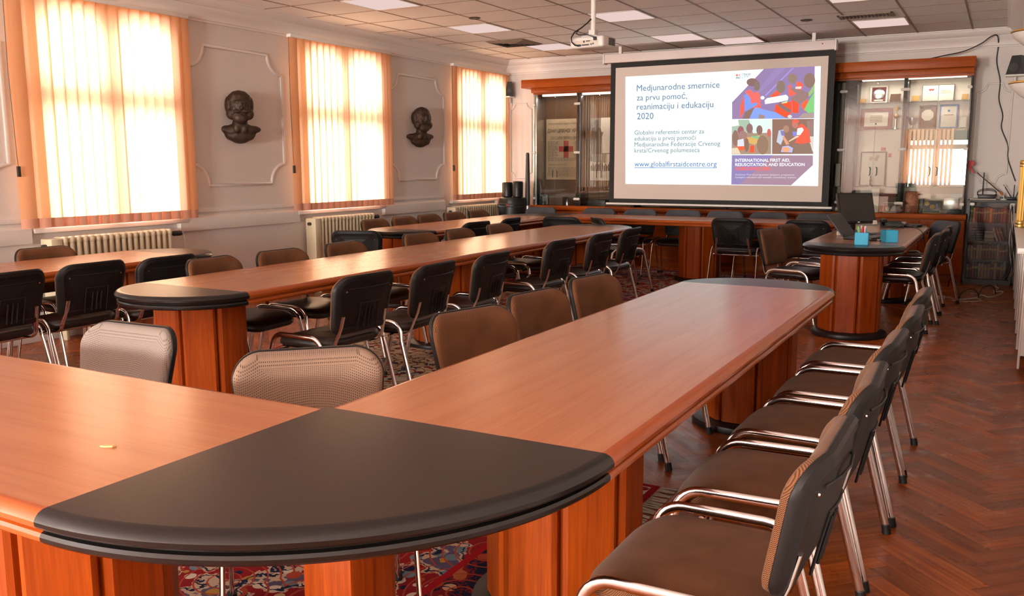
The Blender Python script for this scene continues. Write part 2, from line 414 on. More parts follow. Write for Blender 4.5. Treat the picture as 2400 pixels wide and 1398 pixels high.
# boxed-in pipe / heating casing along the right wall, with its sill
m = MB(); m.box(.165, XR, 6.75, YB, 0.12, .81, .004)
for i in range(7): m.box(.155, .17, 6.8 + i * .72, 6.86 + i * .72, .02, .81, .003)
struct(m.obj('trim_%d' % n, 'trim')); n += 1
struct(MB().box(.10, XR, 6.7, YB - .55, .81, .85, .006).obj('trim_%d' % n, 'trim')); n += 1
struct(MB().box(.20, XR, YR, 6.75, 0, .1, .004).obj('baseboard_right', 'trim'))

# ------------------------------------------------------------------ vertical blinds
def slat_mesh(z0, z1, wd=.127):
    m = MB(); k = 6; hem = .075
    for (a, b, mi) in ((z0 + hem, z1, 0), (z0, z0 + hem, 1)):
        vs = []; 
        for z in (a, b):
            for i in range(k + 1):
                t = i / k - .5; vs.append((.018 * (1 - 4 * t * t), t * wd, z))
        m.add(vs, [[i, i + 1, k + 2 + i, k + 1 + i] for i in range(k)], mi)
    me = m.obj('slat', ['blind', 'blindhem'], angle=180); d = me.data; bpy.data.objects.remove(me); return d
SLAT = slat_mesh(0.0, 1.80)
BLINDS = [(4.17, 5.87, 'nearest the camera, beside the tall first window'), (7.19, 8.93, 'over the middle window, between the two bronze busts'), (10.32, 11.86, 'over the far window beside the corner loudspeaker')]
for (a, b, where) in BLINDS:
    t = thing('vertical_blind', 'closed peach fabric vertical blind ' + where, 'blind', (XL + .10, a, 0.915), 0, 'vertical blinds on the window wall')
    L = b - a
    MB().box(-.03, .03, 0, L, 1.80, 1.835, .004).obj('headrail', 'white', t)
    k = round(L / .105); sp = (L - .11) / (k - 1)
    for i in range(k):
        s = bpy.data.objects.new('slat', SLAT); C.objects.link(s); s.parent = t
        s.location = (0, .055 + i * sp, 0); s.rotation_euler = (0, 0, R(-24 + random.uniform(-5, 5) + (18 if i in (0, k - 1) else 0)))
    cd = MB(); cd.tube([(.02, -.02, 1.8), (.022, -.03, 1.2), (.02, -.015, .55), (.02, -.01, .47)], .0025, n=6); cd.box(.01, .03, -.022, .002, .40, .48, .003)
    cd.obj('pull_cord', 'dark', t)
for (a, b) in WIN_REAR:                 # side windows by the camera: blinds drawn aside
    t = thing('vertical_blind', 'peach vertical blind gathered at the side of a window behind the camera', 'blind', (XL + .10, a - .2, 0.915), 0, 'gathered blinds')
    MB().box(-.03, .03, 0, b - a + .4, 1.80, 1.835, .004).obj('headrail', 'white', t)
    for i in range(6):
        s = bpy.data.objects.new('slat', SLAT); C.objects.link(s); s.parent = t; s.location = (0, .05 + i * .03, 0); s.rotation_euler = (0, 0, R(-80))
t = thing('vertical_blind', 'half open peach vertical blind over the rear window reflected in the trophy case glass', 'blind', (RW[0] - .1, YR + .08, 0.72), 0)
MB().box(0, RW[1] - RW[0] + .2, -.03, .03, 1.80, 1.835, .004).obj('headrail', 'white', t)
for i in range(12):
    s = bpy.data.objects.new('slat', SLAT); C.objects.link(s); s.parent = t; s.location = (.1 + i * .125, 0, 0); s.rotation_euler = (0, 0, R(35))

# ------------------------------------------------------------------ radiators under the windows
def radiator(y0, y1, label, z0=.16, z1=.835):
    t = thing('radiator', label, 'radiator', (XL + .12, y0, 0), 0, 'column radiators under the windows')
    k = round((y1 - y0 - .12) / .06); sec = None
    for i in range(k):
        if sec is None:
            m = MB()
            for x in (-.055, .0, .055): m.tube([(x, 0, z0 + .05), (x, 0, z1 - .05)], .016, .021, up=(0, 1, 0), n=10)
            for z in (z0 + .03, z1 - .03): m.box(-.075, .075, -.024, .024, z - .03, z + .03, .02, seg=3)
            o = m.obj('radiator_section', 'cream', t); sec = o.data
        else: o = bpy.data.objects.new('radiator_section', sec); C.objects.link(o); o.parent = t
        o.location = (0, .13 + i * .06, 0)
    MB().box(-.07, .072, .0, .10, z0, z1 - .01, .012).obj('end_panel', 'cream', t)
    m = MB(); m.cyl((0, -.03, z1 - .07), (0, .02, z1 - .07), .018); m.obj('plug', 'dark', t); m = MB(); m.cyl((0, .13 + k * .06 - .03, z1 - .05), (0, .13 + k * .06 + .06, z1 - .05), .015)
    m.cyl((0, .13 + k * .06 + .03, z1 - .05), (.0, .13 + k * .06 + .11, z1 - .05), .024); m.obj('valve', 'dark', t)
    m = MB(); e = .13 + k * .06 + .13
    m.tube([(0, e - .06, z1 - .05), (0, e, z1 - .05), (0, e + .02, z1 - .09), (0, e + .02, .0)], .011, n=8); m.obj('pipe', 'offwhite', t)
    for yy in (.1, .1 + k * .06): 
        m = MB(); m.box(-.05, .05, yy - .015, yy + .015, 0, z0 + .02, .004); m.obj('foot', 'cream', t)
radiator(4.33, 5.55, 'cream column radiator under the nearest window')
radiator(7.40, 8.46, 'cream column radiator under the middle window, partly behind a black chair')
radiator(10.22, 11.40, 'cream column radiator under the far window next to the black bag')

# ------------------------------------------------------------------ bronze busts on the wall panels
def bust(y, z, s, label, turn):
    m = MB(); e = lambda yy, zz, x, ry, rz, rx: m.ell((x * s, yy * s, zz * s), (rx * s, ry * s, rz * s), sub=2)
    e(0, .30, .07, .095, .125, .085); e(0, .35, .06, .102, .085, .085)            # skull, hair
    e(.09, .31, .05, .03, .075, .05); e(-.09, .31, .05, .03, .075, .05)             # hair at the temples
    e(0, .33, .13, .06, .022, .03); e(0, .305, .145, .012, .035, .022); e(0, .282, .155, .017, .016, .02)   # brow, nose
    e(.045, .28, .115, .03, .03, .03); e(-.045, .28, .115, .03, .03, .03)           # cheeks
    e(.03, .255, .14, .036, .014, .02); e(-.03, .255, .14, .036, .014, .02)         # moustache
    e(.07, .235, .085, .045, .05, .05); e(-.07, .235, .085, .045, .05, .05); e(0, .205, .11, .07, .05, .045)  # beard
    e(0, .16, .05, .065, .08, .06); e(0, .10, .03, .155, .06, .06); e(.10, .11, .02, .08, .035, .045); e(-.10, .11, .02, .08, .035, .045)
    e(0, .06, .03, .13, .06, .055); e(0, .03, .02, .08, .04, .045); e(.03, .12, .085, .03, .045, .02); e(-.03, .12, .085, .03, .045, .02)
    o = m.obj('bronze_bust', 'bronze', angle=180)
    r = o.modifiers.new('join', 'REMESH'); r.mode = 'VOXEL'; r.voxel_size = .0075
    sm = o.modifiers.new('soft', 'SMOOTH'); sm.iterations = 3
    o.location = (XL + .06, y, z); o.rotation_euler = (0, 0, R(-turn))
    return tag(o, label, 'bust', 'bronze busts on the wall')
bust(6.49, 1.62, 1.16, 'dark bronze relief bust with side whiskers, on the wall panel nearer the camera', 36)
bust(9.58, 1.63, 1.16, 'dark bronze relief bust on the wall panel beside the far window', 22)
# ------------------------------------------------------------------ conference tables
TZ = .75
def eprof(s=1.0):
    """edge moulding: (inset, z) from the top surface down to the underside"""
    p = [(.030, TZ), (.020, TZ - .001), (.011, TZ - .005), (.004, TZ - .012), (0, TZ - .020), (.001, TZ - .029), (.006, TZ - .035), (.020, TZ - .038),
         (.021, TZ - .043), (.013, TZ - .047), (.009, TZ - .054), (.010, TZ - .063), (.016, TZ - .069), (.030, TZ - .071)]
    return p
EP = eprof()
def straight_top(L, W, parent, edges=(1, 1)):
    """wood top along local x from 0..L, centred on y; moulded long edges are a part of their own"""
    m = MB(); h = W / 2
    m.box(0, L, -h + .03, h - .03, TZ - .071, TZ); o = m.obj('tabletop', 'table', parent, smooth=False)
    for s in (-1, 1):
        e = MB(); rings = []
        for x in (0, L): rings.append([(x, s * (h - d), z) for d, z in EP])
        e.loft(rings); e.obj('edge_moulding', 'edge', parent, angle=28)
    return o
def cap_top(mx, parent, name, A, B, t0, t1, n=28):
    """black end: fan of the moulding profile round an ellipse A x B, placed by mx(x, y, z)"""
    m = MB(); rings = []
    for i in range(n + 1):
        t = t0 + (t1 - t0) * i / n
        rings.append([mx((A - d) * math.cos(t), (B - d) * math.sin(t), z) for d, z in EP] + [mx(0, 0, TZ - .071), mx(0, 0, TZ)])
    k = len(EP); vs = [p for r in rings for p in r]; K = k + 2; fs = []; mi = []
    for i in range(n):
        a, b = i * K, (i + 1) * K
        for j in range(k - 1): fs.append([a + j, a + j + 1, b + j + 1, b + j]); mi.append(1)
        fs.append([a + k + 1, a, b]); mi.append(0)
        fs.append([a + k - 1, a + k, b + k - 1]); mi.append(1)
    fs.append(list(range(K))); mi.append(1); fs.append([n * K + j for j in range(K)]); mi.append(1)
    for f, q in zip(fs, mi): m.f.append(list(f)); m.mi.append(q)
    m.v = [tuple(v) for v in vs]
    return m.obj(name, ['blacktop', 'blackedge'], parent, angle=28)
def pedestal(x, y, parent, r=.235, zt=.679):
    m = MB(); core = [((r - .06) * math.cos(PI / 8 + PI / 4 * i), (r - .05) * math.sin(PI / 8 + PI / 4 * i)) for i in range(8)]
    m.prism([(x + a, y + b) for a, b in core], .05, zt)
    for i in range(8):
        t = PI / 4 * i; cx, cy = math.cos(t), math.sin(t); w = r * math.tan(PI / 8) - .016
        pts = [(-w, r - .07), (w, r - .07), (w + .002, r - .012), (w - .010, r), (-w + .010, r), (-w - .002, r - .012)]
        m.prism([(x + cx * q - cy * p, y + cy * q + cx * p) for p, q in pts], .05, zt)
    o = m.obj('pedestal', 'ped', parent, angle=20)
    b = MB(); b.lathe([(r + .06, 0), (r + .065, .012), (r + .06, .034), (r + .03, .044), (r - .03, .05)], (x, y, 0), 40)
    b.obj('plinth', 'plinth', parent, angle=40)
    return o
def table(label, loc, rz, L, W=.84, peds=(), cap0=0, cap1=0, group='conference table modules'):
    t = thing('conference_table', label, 'table', loc, rz, group)
    straight_top(L, W, t)
    if cap0: cap_top(lambda x, y, z: (-x, y, z), t, 'end_cap', cap0, W / 2, -PI / 2, PI / 2)
    if cap1: cap_top(lambda x, y, z: (L + x, y, z), t, 'end_cap', cap1, W / 2, -PI / 2, PI / 2)
    for p in peds: pedestal(p, 0, t)
    return t
AX, CX, GXc, DX, EX = -1.15, -3.80, -5.34, -1.06, -5.53
table('long cherry wood table running from the nearest black corner to a round black far end', (AX, 1.80, 0), R(90), 2.96, .84, (.62, 2.95), 0, .37)
table('cherry wood table at the left picture edge, butted against the nearest black corner piece', (-1.57, 1.38, 0), R(180), 3.0, .84, (.50, 2.5))
table('near half of the middle row of tables, with a black half-round end towards the camera', (CX, 3.31, 0), R(90), 2.74, .84, (.05, 2.46), .37, 0)
table('far half of the middle row of tables, rounded end towards the screen', (CX, 6.05, 0), R(90), 2.62, .84, (2.2,), 0, .36)
table('cherry wood table by the near radiator with a black half-round far end', (EX, 1.6, 0), R(90), 2.92, .78, (.6, 2.78), 0, .38)
table('cherry wood table along the window wall, black half-round end near the middle radiator', (GXc, 7.40, 0), R(90), 2.67, .78, (-.12, 2.5), .37, 0)
table('long cherry wood table in front of the projection screen, parallel to the cabinet', (-4.94, 10.46, 0), 0, 3.50, .80, (.3, 1.75, 3.2))
table('cherry wood table on the aisle side carrying the monitor and blue pen holders', (DX, 7.72, 0), R(90), 2.34, .80, (-.03, 2.15), .38, 0)
def corner(label, x, y, rz, r, post=True):
    t = thing('table_corner', label, 'table corner', (x, y, 0), rz, 'black quarter-round corner pieces')
    cap_top(lambda a, b, z: (a, b, z), t, 'corner_top', r, r, 0, PI / 2, 36)
    if post:
        m = MB(); m.box(-.04, .15, .03, .19, .0, .679, .006); m.obj('post', 'ped', t)
    return t
corner('large black quarter-round corner piece joining two tables nearest the camera', -1.57, 1.80, R(-90), .84)
corner('black quarter-round corner piece at the far window-side corner behind the black chairs', -4.94, 10.06, R(90), .81)
corner('black quarter-round corner piece behind the monitor at the cabinet end of the aisle table', -1.46, 10.06, 0, .81)

# ------------------------------------------------------------------ chairs
def chair_pad(hw, hd, z0, z1, front, crown, corner_r, nu=14, sag=0.0):
    """a rounded cushion: rings from bottom to top following a rounded-rectangle outline"""
    def outline(inset):
        pts = []; r = max(corner_r - inset, .012); a, b = hw - inset, hd - inset
        for cx, cy, t0 in ((a - r, b - r, 0), (-a + r, b - r, PI / 2), (-a + r, -b + r, PI), (a - r, -b + r, 3 * PI / 2)):
            for i in range(nu // 2 + 1): t = t0 + PI / 2 * i / (nu // 2); pts.append((cx + r * math.cos(t), cy + r * math.sin(t)))
        return pts
    return outline
def seat_mesh():
    m = MB(); hw, hd = .238, .222
    prof = [(.050, .0), (.012, .004), (.0, .018), (.0, .030), (.006, .041), (.020, .050), (.05, .056), (.11, .059), (.18, .060)]
    o = chair_pad(hw, hd, 0, 0, 0, 0, .125)
    rings = []
    for ins, h in prof:
        q = []
        for x, y in o(ins):
            z = .412 + h + .012 * (x / hw) ** 2 * (1 if h > .03 else .2)
            f = max(0, (y - .08) / .14); z -= .022 * f * f
            b = max(0, (-y - .10) / .12); z += .012 * b * b
            q.append((x, y + .005, z))
        rings.append(q)
    for k in (.6, .3, .03): rings.append([(x * k, y * k, z + (.002 if k < .5 else .001)) for x, y, z in rings[len(prof) - 1]])
    m.loft(rings); return m
def back_point(x, v, d):
    """x across, v up the back 0..1, d outwards to the rear; returns local coords. The back is bowed and leans."""
    z = .498 + .322 * v
    y = -.232 - .075 * v ** 1.1 + .055 * (x / .235) ** 2 - .012
    return (x, y - d, z)
def back_outline(inset, n=8):
    pts = []; w0, w1 = .215, .236
    def hw(v): return w0 + (w1 - w0) * min(1, v * 1.6)
    for (cx, cv, t0, r) in ((1, 1, 0, .085), (-1, 1, PI / 2, .085), (-1, 0, PI, .05), (1, 0, 3 * PI / 2, .05)):
        for i in range(n + 1):
            t = t0 + PI / 2 * i / n; rr = max(r - inset, .008); rv = rr / .322
            v0 = (1 - inset / .322 - rv) if cv else (inset / .322 + rv)
            v = v0 + rv * math.sin(t); x = cx * (hw(cv) - inset - rr) + rr * math.cos(t); pts.append((x, v))
    return pts
def back_mesh(rows, fill=0):
    """fill: which ends are filled with shrinking rings so that the bowed face stays smooth"""
    def sh(ring, k): return [(x * k, .5 + (v - .5) * k) for x, v in ring]
    m = MB(); rings = []
    ins, d = rows[0]; o = back_outline(ins); rings += [[back_point(x, v, d) for x, v in sh(o, k)] for k in (.03, .35, .7)]
    rings += [[back_point(x, v, d) for x, v in back_outline(ins)] for ins, d in rows]
    ins, d = rows[-1]; o = back_outline(ins); rings += [[back_point(x, v, d) for x, v in sh(o, k)] for k in (.7, .35, .03)]
    m.loft(rings); return m
def make_chair(fab, seatmat):
    t = thing('stacking_chair', 'chair', 'chair')
    seat_mesh().obj('seat', seatmat, t, angle=60)
    back_mesh([(.05, -.031), (.022, -.026), (.008, -.016), (.004, -.002), (.004, .004)]).obj('backrest_cushion', fab, t, angle=60)
    sh = back_mesh([(.006, -.002), (.0, .004), (.0, .018), (.008, .027), (.030, .030), (.036, .026)])
    # raised frame and ribs moulded in the rear shell
    for a, b in (((-.075, .05), (-.075, .52)), ((.075, .05), (.075, .52)), ((-.075, .52), (.075, .52)), ((-.16, .78), (.16, .78))):
        sh.tube([back_point(a[0] + (b[0] - a[0]) * i / 4, a[1] + (b[1] - a[1]) * i / 4, .027) for i in range(5)], .004, n=5)
    for x in (-.03, 0, .03): sh.tube([back_point(x, .08 + .09 * i, .026) for i in range(5)], .005, n=5)
    so = sh.obj('backrest_shell', 'shell', t, angle=35)
    for x in (-.175, .175):
        for v in (.16, .74):
            p = Vector(back_point(x, v, .025)); m = MB(); m.cyl(p, p + Vector((0, -.004, -.001)), .005, n=8); m.obj('screw', 'chrome', so)
    for s in (-1, 1):
        x0, x1 = .252 * s, .268 * s
        pts = [(x1, -.275, .012), (x1 - .010 * s, -.182, .37)] 
        pts += [(x0, y, z) for y, z in arc((-.095, .400), .080, R(163), R(90), 6, lambda a, b: (a, b))]
        pts += [(x0, y, z) for y, z in arc((.120, .400), .080, R(90), R(17), 6, lambda a, b: (a, b))]
        pts += [(x1 - .010 * s, .207, .37), (x1, .285, .012)]
        m = MB(); m.tube(pts, .0075, .0145, up=(0, 1, 0) if False else None, n=10) if False else None
        m = MB(); rings = []
        P = [Vector(p) for p in pts]; X = Vector((1, 0, 0))
        for i, p in enumerate(P):
            a = P[max(i - 1, 0)]; b = P[min(i + 1, len(P) - 1)]; d = (b - a).normalized(); v = X.cross(d).normalized()
            rings.append(m.ring(p, X, v, .0078, .0150, 12))
        m.loft(rings); lf = m.obj('leg_frame', 'chrome', t, angle=60)
        for y in (-.277, .287):
            m = MB(); m.cyl((x1, y, 0), (x1, y - .006 * (1 if y > 0 else -1), .035), .017, .016, n=12); m.obj('foot_cap', 'rubber', lf)
        # flat bar that carries the seat and sweeps up into the back
        pts = [(.19 * s, .17, .405), (.19 * s, -.12, .405)] + [(.19 * s, y, z) for y, z in arc((-.15, .475), .07, R(-85), R(-165), 6, lambda a, b: (a, b))] + [(.175 * s, -.245, .53), (.17 * s, -.262, .60)]
        m = MB(); rings = []; P = [Vector(p) for p in pts]
        for i, p in enumerate(P):
            a = P[max(i - 1, 0)]; b = P[min(i + 1, len(P) - 1)]; d = (b - a).normalized(); v = X.cross(d).normalized()
            rings.append(m.ring(p, X, v, .015, .006, 10))
        m.loft(rings)
        m.obj('back_bracket', 'chrome', t, angle=60)
    m = MB()
    for y in (-.09, .12): m.cyl((-.252, y, .398), (.252, y, .398), .010, n=10)
    m.obj('cross_bar', 'chrome', t, angle=60)
    return t
PROTO = {}
GRP = {}
def place_chair(kind, x, y, face, label, group):
    """face: direction the sitter looks, degrees from +X"""
    if kind not in PROTO:
        fab, st = {'brown': ('fabric_brown', 'vinyl'), 'weave': ('fabric_brown', 'fabric_brown'), 'tan': ('fabric_tan', 'fabric_brown'),
                   'stripe': ('fabric_stripe', 'fabric_brown'), 'grey': ('fabric_grey', 'vinyl')}[kind]
        o = PROTO[kind] = make_chair(fab, st); bpy.context.view_layer.update(); index_kids(o)
    else: o = copy_tree(PROTO[kind])
    o.location = (x, y, 0); o.rotation_euler = (0, 0, R(face - 90)); o['label'] = label; o['group'] = group
    return o
def row(kind, items, face, what, group, axis, where, lab=None):
    """items: (x_or_y of the top of the back, offset, d_rot) -> chairs with labels counted from the near end"""
    for i, it in enumerate(items):
        bx, by, dr = it[:3]; f = face + dr; k = it[3] if len(it) > 3 else kind
        x = bx + .315 * math.cos(R(f)); y = by + .315 * math.sin(R(f))
        l = it[4] if len(it) > 4 else '%s, %s %s' % (what, ordinal(i), where)
        place_chair(k, x, y, f, l, group)
# aisle side of the near right table
row('weave', [(-.265, 1.98, 0), (-.265, 2.63, 2), (-.27, 3.24, -1), (-.26, 3.86, 1), (-.27, 4.47, 0)], 180, 'brown woven chair', 'chairs on the aisle side of the near long table', 1,
    'from the camera on the aisle side of the near long table')
# inner side of the near right table and the near left table
row('weave', [(-1.90, 3.03, -14), (-1.90, 3.60, -7), (-1.90, 4.25, -8)], 0, 'brown woven chair', 'chairs on the inner side of the near long table', 1,
    'beyond the beige one along the near long table')
row('tan', [(-1.93, 2.13, 0, 'tan', 'beige check chair facing the camera in the angle of the two nearest tables')], -46, '', 'chairs in the near corner', 0, '')
row('stripe', [(-2.78, 2.17, 0, 'stripe', 'grey striped chair at the near left table, in front of the wooden pedestal')], -88, '', 'chairs in the near corner', 0, '')
# middle row of tables
row('brown', [(-2.97, 3.80, -3), (-2.93, 4.43, 4), (-2.93, 5.12, 3), (-2.98, 6.27, -2), (-2.96, 7.02, 0), (-2.96, 7.72, 2)], 180, 'black-backed chair', 'chairs on the aisle side of the middle tables', 1,
    'from the camera on the near side of the middle tables')
row('brown', [(-4.42, 3.98, 4), (-4.40, 4.58, -3), (-4.40, 5.26, 0), (-4.42, 6.28, -4), (-4.38, 6.85, 0), (-4.38, 7.58, 0)], 0, 'brown chair', 'chairs on the window side of the middle tables', 1,
    'from the camera on the window side of the middle tables')
# table by the near radiator
row('brown', [(-4.77, 2.92, 4), (-4.80, 3.47, 0), (-4.70, 3.95, 0)], 180, 'black-backed chair', 'chairs on the inner side of the near radiator table', 1, 'from the left at the table by the near radiator')
row('brown', [(-6.08, 3.36, 0), (-6.05, 3.93, 0)], 0, 'brown chair', 'chairs between the near table and its radiator', 1, 'of two from the left, between the near radiator and its table')
# table along the window wall
row('brown', [(-5.99, 7.68, 0), (-5.99, 8.22, 0), (-5.99, 8.72, 0), (-5.99, 9.27, 0), (-5.99, 9.85, 0)], 0, 'brown chair', 'chairs between the far radiators and their table', 1, 'from the near end between the window wall and the far table')
row('brown', [(-4.72, 7.86, -6), (-4.72, 8.60, 4)], 180, 'black-backed chair', 'chairs on the inner side of the far window-side table', 1, 'on the inner side of the far window-side table')
row('brown', [(-5.06, 6.25, 0, 'brown', 'black-backed chair standing free before the black end of the far window-side table')], 112, '', 'loose chairs', 0, '')
row('brown', [(-4.35, 8.98, 0, 'brown', 'black-backed chair square to the screen table, behind the rounded end of the middle tables')], 92, '', 'loose chairs', 0, '')
row('brown', [(-3.98, 9.10, 0, 'brown', 'narrow-looking turned chair just beyond the rounded far end of the middle tables')], 38, '', 'loose chairs', 0, '')
# screen table
row('grey', [(-5.58, 10.98, 0), (-4.74, 11.04, 2), (-4.13, 10.98, -3), (-3.57, 11.02, 3), (-3.03, 11.04, 0), (-2.48, 10.98, -2), (-1.93, 11.02, 0)], -90, 'grey chair', 'chairs behind the screen table', 0,
    'from the window wall, between the screen table and the cabinet')
row('grey', [(-2.58, 9.60, 0), (-1.79, 9.58, -3)], 90, 'black-backed chair', 'chairs in front of the screen table', 0, 'of two from the left on the near side of the screen table')
# aisle table with the monitor
row('brown', [(-1.88, 8.17, -4), (-1.86, 8.85, -2)], -8, 'tall brown chair', 'chairs on the left of the monitor table', 1, 'from the rounded end on the left of the monitor table')
row('brown', [(-.45, 8.25, 0), (-.41, 8.78, 2), (-.41, 9.34, 0)], 180, 'black chair', 'chairs on the aisle side of the monitor table', 1, 'from the rounded end on the aisle side of the monitor table')
row('grey', [(-.46, 10.15, 0, 'grey', 'grey-blue cloth chair turned towards the room at the cabinet end of the monitor table')], 215, '', 'loose chairs', 0, '')

# ------------------------------------------------------------------ rugs
def rug_mat(name, field, cols, border):
    t = NT(name); tc = t.n('ShaderNodeTexCoord'); v = tc.outputs['Object']
    def vor(scale, feat='F1'):
        n = t.n('ShaderNodeTexVoronoi'); n.feature = feat; n.inputs['Scale'].default_value = scale; t.l(v, n.inputs['Vector']); return n
    nz = t.n('ShaderNodeTexNoise'); nz.inputs['Scale'].default_value = 5.5; nz.inputs['Detail'].default_value = 5; t.l(v, nz.inputs['Vector'])
    big = vor(3.1); small = vor(16)
    ws = t.n('ShaderNodeSeparateColor'); t.l(small.outputs['Color'], ws.inputs[0])
    petal = t.math('LESS_THAN', small.outputs['Distance'], .42)
    c1 = t.ramp(ws.outputs[0], [(i / len(cols), c) for i, c in enumerate(cols)], 'CONSTANT')
    ring = t.math('SINE', t.math('MULTIPLY', big.outputs['Distance'], 46))
    base = t.ramp(nz.outputs[0], [(0.0, field[0]), (.46, field[1]), (.56, field[2])], 'CONSTANT')
    col = t.mix(t.math('MULTIPLY', petal, t.math('LESS_THAN', ws.outputs[1], .72)), base, c1)
    vine = t.math('LESS_THAN', t.math('ABSOLUTE', t.math('SUBTRACT', nz.outputs[0], .5)), .012)
    col = t.mix(vine, col, cols[1]); col = t.mix(t.math('GREATER_THAN', ring, .90), col, cols[3])
    t.l(col, t.p.inputs['Base Color']); t.p.inputs['Roughness'].default_value = .95; t.p.inputs['Specular IOR Level'].default_value = .1
    M[name] = t.m
COLS = ['#8a1a1c', '#20243c', '#c9a27c', '#a8452f', '#6d7f86', '#d8c4ac', '#7c2a3a', '#b5813c']
rug_mat('rug_cream_field', ['#d9c6ad', '#cbb598', '#d9c6ad'], COLS, '')
rug_mat('rug_red_field', ['#8c1d22', '#c2a58c', '#5c5068'], COLS, '')
rug_mat('rug_navy_field', ['#1c2036', '#7e2226', '#b0623c'], COLS, '')
M['rug_red'] = plain('rug_red_edge', '#a01420', .95, spec=.1)
M['rug_plum'] = plain('rug_plum', '#5d4a62', .95, spec=.1, noise=.3, nscale=30)
M['fringe'] = plain('rug_fringe', '#cfc0ae', .95, spec=.1)
def rug(label, cx, cy, w, l, rz, mats, fringe=True):
    t = thing('rug', label, 'rug', (cx, cy, 0), rz, 'oriental rugs')
    m = MB(); b = [0, .03, .10, .13, .34, .37]; H = .009
    for i, d in enumerate(b):
        x, y = w / 2 - d, l / 2 - d
        if i < len(b) - 1:
            e = b[i + 1]; X, Y = w / 2 - e, l / 2 - e
            q = [(-x, -y), (x, -y), (x, y), (-x, y)]; Q = [(-X, -Y), (X, -Y), (X, Y), (-X, Y)]
            for k in range(4): m.add([(*q[k], H), (*q[(k + 1) % 4], H), (*Q[(k + 1) % 4], H), (*Q[k], H)], [[0, 1, 2, 3]], mats[i])
        else: m.add([(-x, -y, H), (x, -y, H), (x, y, H), (-x, y, H)], [[0, 1, 2, 3]], mats[i])
    x, y = w / 2, l / 2
    m.box(-x, x, -y, y, .0012, H - .001, mi=0)
    m.obj('pile', ['rug_red', 'rug_cream_field', 'rug_red_field', 'rug_navy_field', 'rug_plum'], t, smooth=False)
    if fringe:
        for s in (-1, 1):
            f = MB(); k = int(w / .014)
            for i in range(k):
                xx = -w / 2 + w * (i + .5) / k; dx = random.uniform(-.02, .02)
                f.tube([(xx, s * l / 2, .005), (xx + dx * .5, s * (l / 2 + .035), .004), (xx + dx, s * (l / 2 + .075), .003)], .0025, n=4)
            fo = f.obj('fringe', 'fringe', t); fo['kind'] = 'stuff'
    return t
rug('red and navy oriental rug with cream border under the nearest corner of tables', -3.0, 2.30, 2.5, 3.55, R(90), [0, 1, 0, 3, 0, 2])
rug('cream and red oriental rug under the brown chairs inside the near tables', -3.42, 5.95, 3.1, 4.3, R(9), [0, 1, 0, 2, 0, 1])
rug('dark plum and red oriental rug in front of the screen table', -3.4, 9.85, 3.6, 2.75, 0, [0, 4, 0, 2, 4, 2])
# ------------------------------------------------------------------ wall cabinet along the back wall
CF0 = 11.60                         # front plane of the base units
CX0, CX1, CT = -6.18, -0.38, .81    # run of the counter, its height
def base_unit(x0, x1, label):
    t = thing('base_cabinet', label, 'cabinet', (x0, CF0, 0), 0, 'base cabinets under the display cases')
    w = x1 - x0; d = YB - .02 - CF0
    m = MB(); m.box(0, w, .02, d, .09, .745); m.box(.0, w, .05, d, 0, .09); m.obj('carcass', 'cab', t, smooth=False)
    MB().box(0, w, .035, .05, 0, .088, .002).obj('kickboard', 'cab', t)
    for i in (0, 1):
        a, b = i * w / 2 + .004, (i + 1) * w / 2 - .004
        do = MB().box(a, b, 0, .02, .10, .735, .004).obj('door', 'cab', t)
        hx = b - .04 if i == 0 else a + .04
        h = MB(); h.tube([(hx, 0, .62), (hx, -.022, .61), (hx, -.022, .53), (hx, 0, .52)], .005, n=6); h.obj('handle', 'steel', do)
k = 6
WHO = ['at the window end, behind the bag stand', 'second from the window end', 'third from the window end', 'under the right half of the projection screen', 'second from the bookcase', 'next to the dark bookcase']
for i in range(k): base_unit(CX0 + (CX1 - CX0) * i / k, CX0 + (CX1 - CX0) * (i + 1) / k, 'two-door cherry base cabinet ' + WHO[i])
tag(MB().box(CX0 - .02, CX1 + .01, CF0 - .03, YB - .005, .745, CT, .012).obj('worktop', 'cab'), 'continuous cherry wood counter top running under the glass display cases', 'worktop')

def clip(parent, x, y, z, w=.075):
    m = MB(); m.box(x - w / 2, x + w / 2, y - .016, y, z - .017, z + .017, .014, seg=4); m.obj('clip', 'white', parent)
def display_case(label, x0, x1, posts, doors, back, zt=2.40, crown=(0, 0), light=True):
    """open carcass with glass doors; posts and doors are x positions relative to world"""
    t = thing('display_cabinet', label, 'cabinet', (0, 0, 0), 0, 'glass display cases above the counter')
    y0 = CF0 + .03; y1 = YB - .006
    MB().box(x0, x1, y1 - .02, y1, CT + .001, zt).obj('back_panel', back, t, smooth=False)
    MB().box(x0, x1, y0 + .02, y1, zt, zt + .02).obj('top_board', 'cab', t, smooth=False)
    m = MB(); m.box(x0 - .10 * crown[0], x1 + .03 * crown[1], CF0 - .12, y1, 2.485, 2.60, .004); m.box(x0, x1, CF0 - .02, y1, zt + .02, 2.485, .003)
    m.obj('crown_board', 'cab', t)
    for (a, b, mt) in posts: MB().box(a, b, y0 + .01, y1 - .02, CT + .001, zt, .003).obj('post', mt, t)
    for (a, b) in doors:
        g = MB().box(a + .002, b - .002, y0, y0 + .006, CT + .008, zt - .004).obj('glass_door', 'glass', t, smooth=False)
    return t
Y0 = CF0 + .03
lc = display_case('glass display case with posters on the window side of the screen', -6.08, -4.50, [(-6.08, -6.02, 'steel'), (-5.385, -5.315, 'black'), (-4.54, -4.50, 'black')],
    [(-6.07, -5.72), (-5.72, -5.36), (-5.36, -5.03), (-5.03, -4.52)], 'cabdark', crown=(1.1, 0))
for z in (2.25, 1.57, .91):
    clip(lc, -6.055, Y0, z, .05); clip(lc, -5.365, Y0, z, .10)
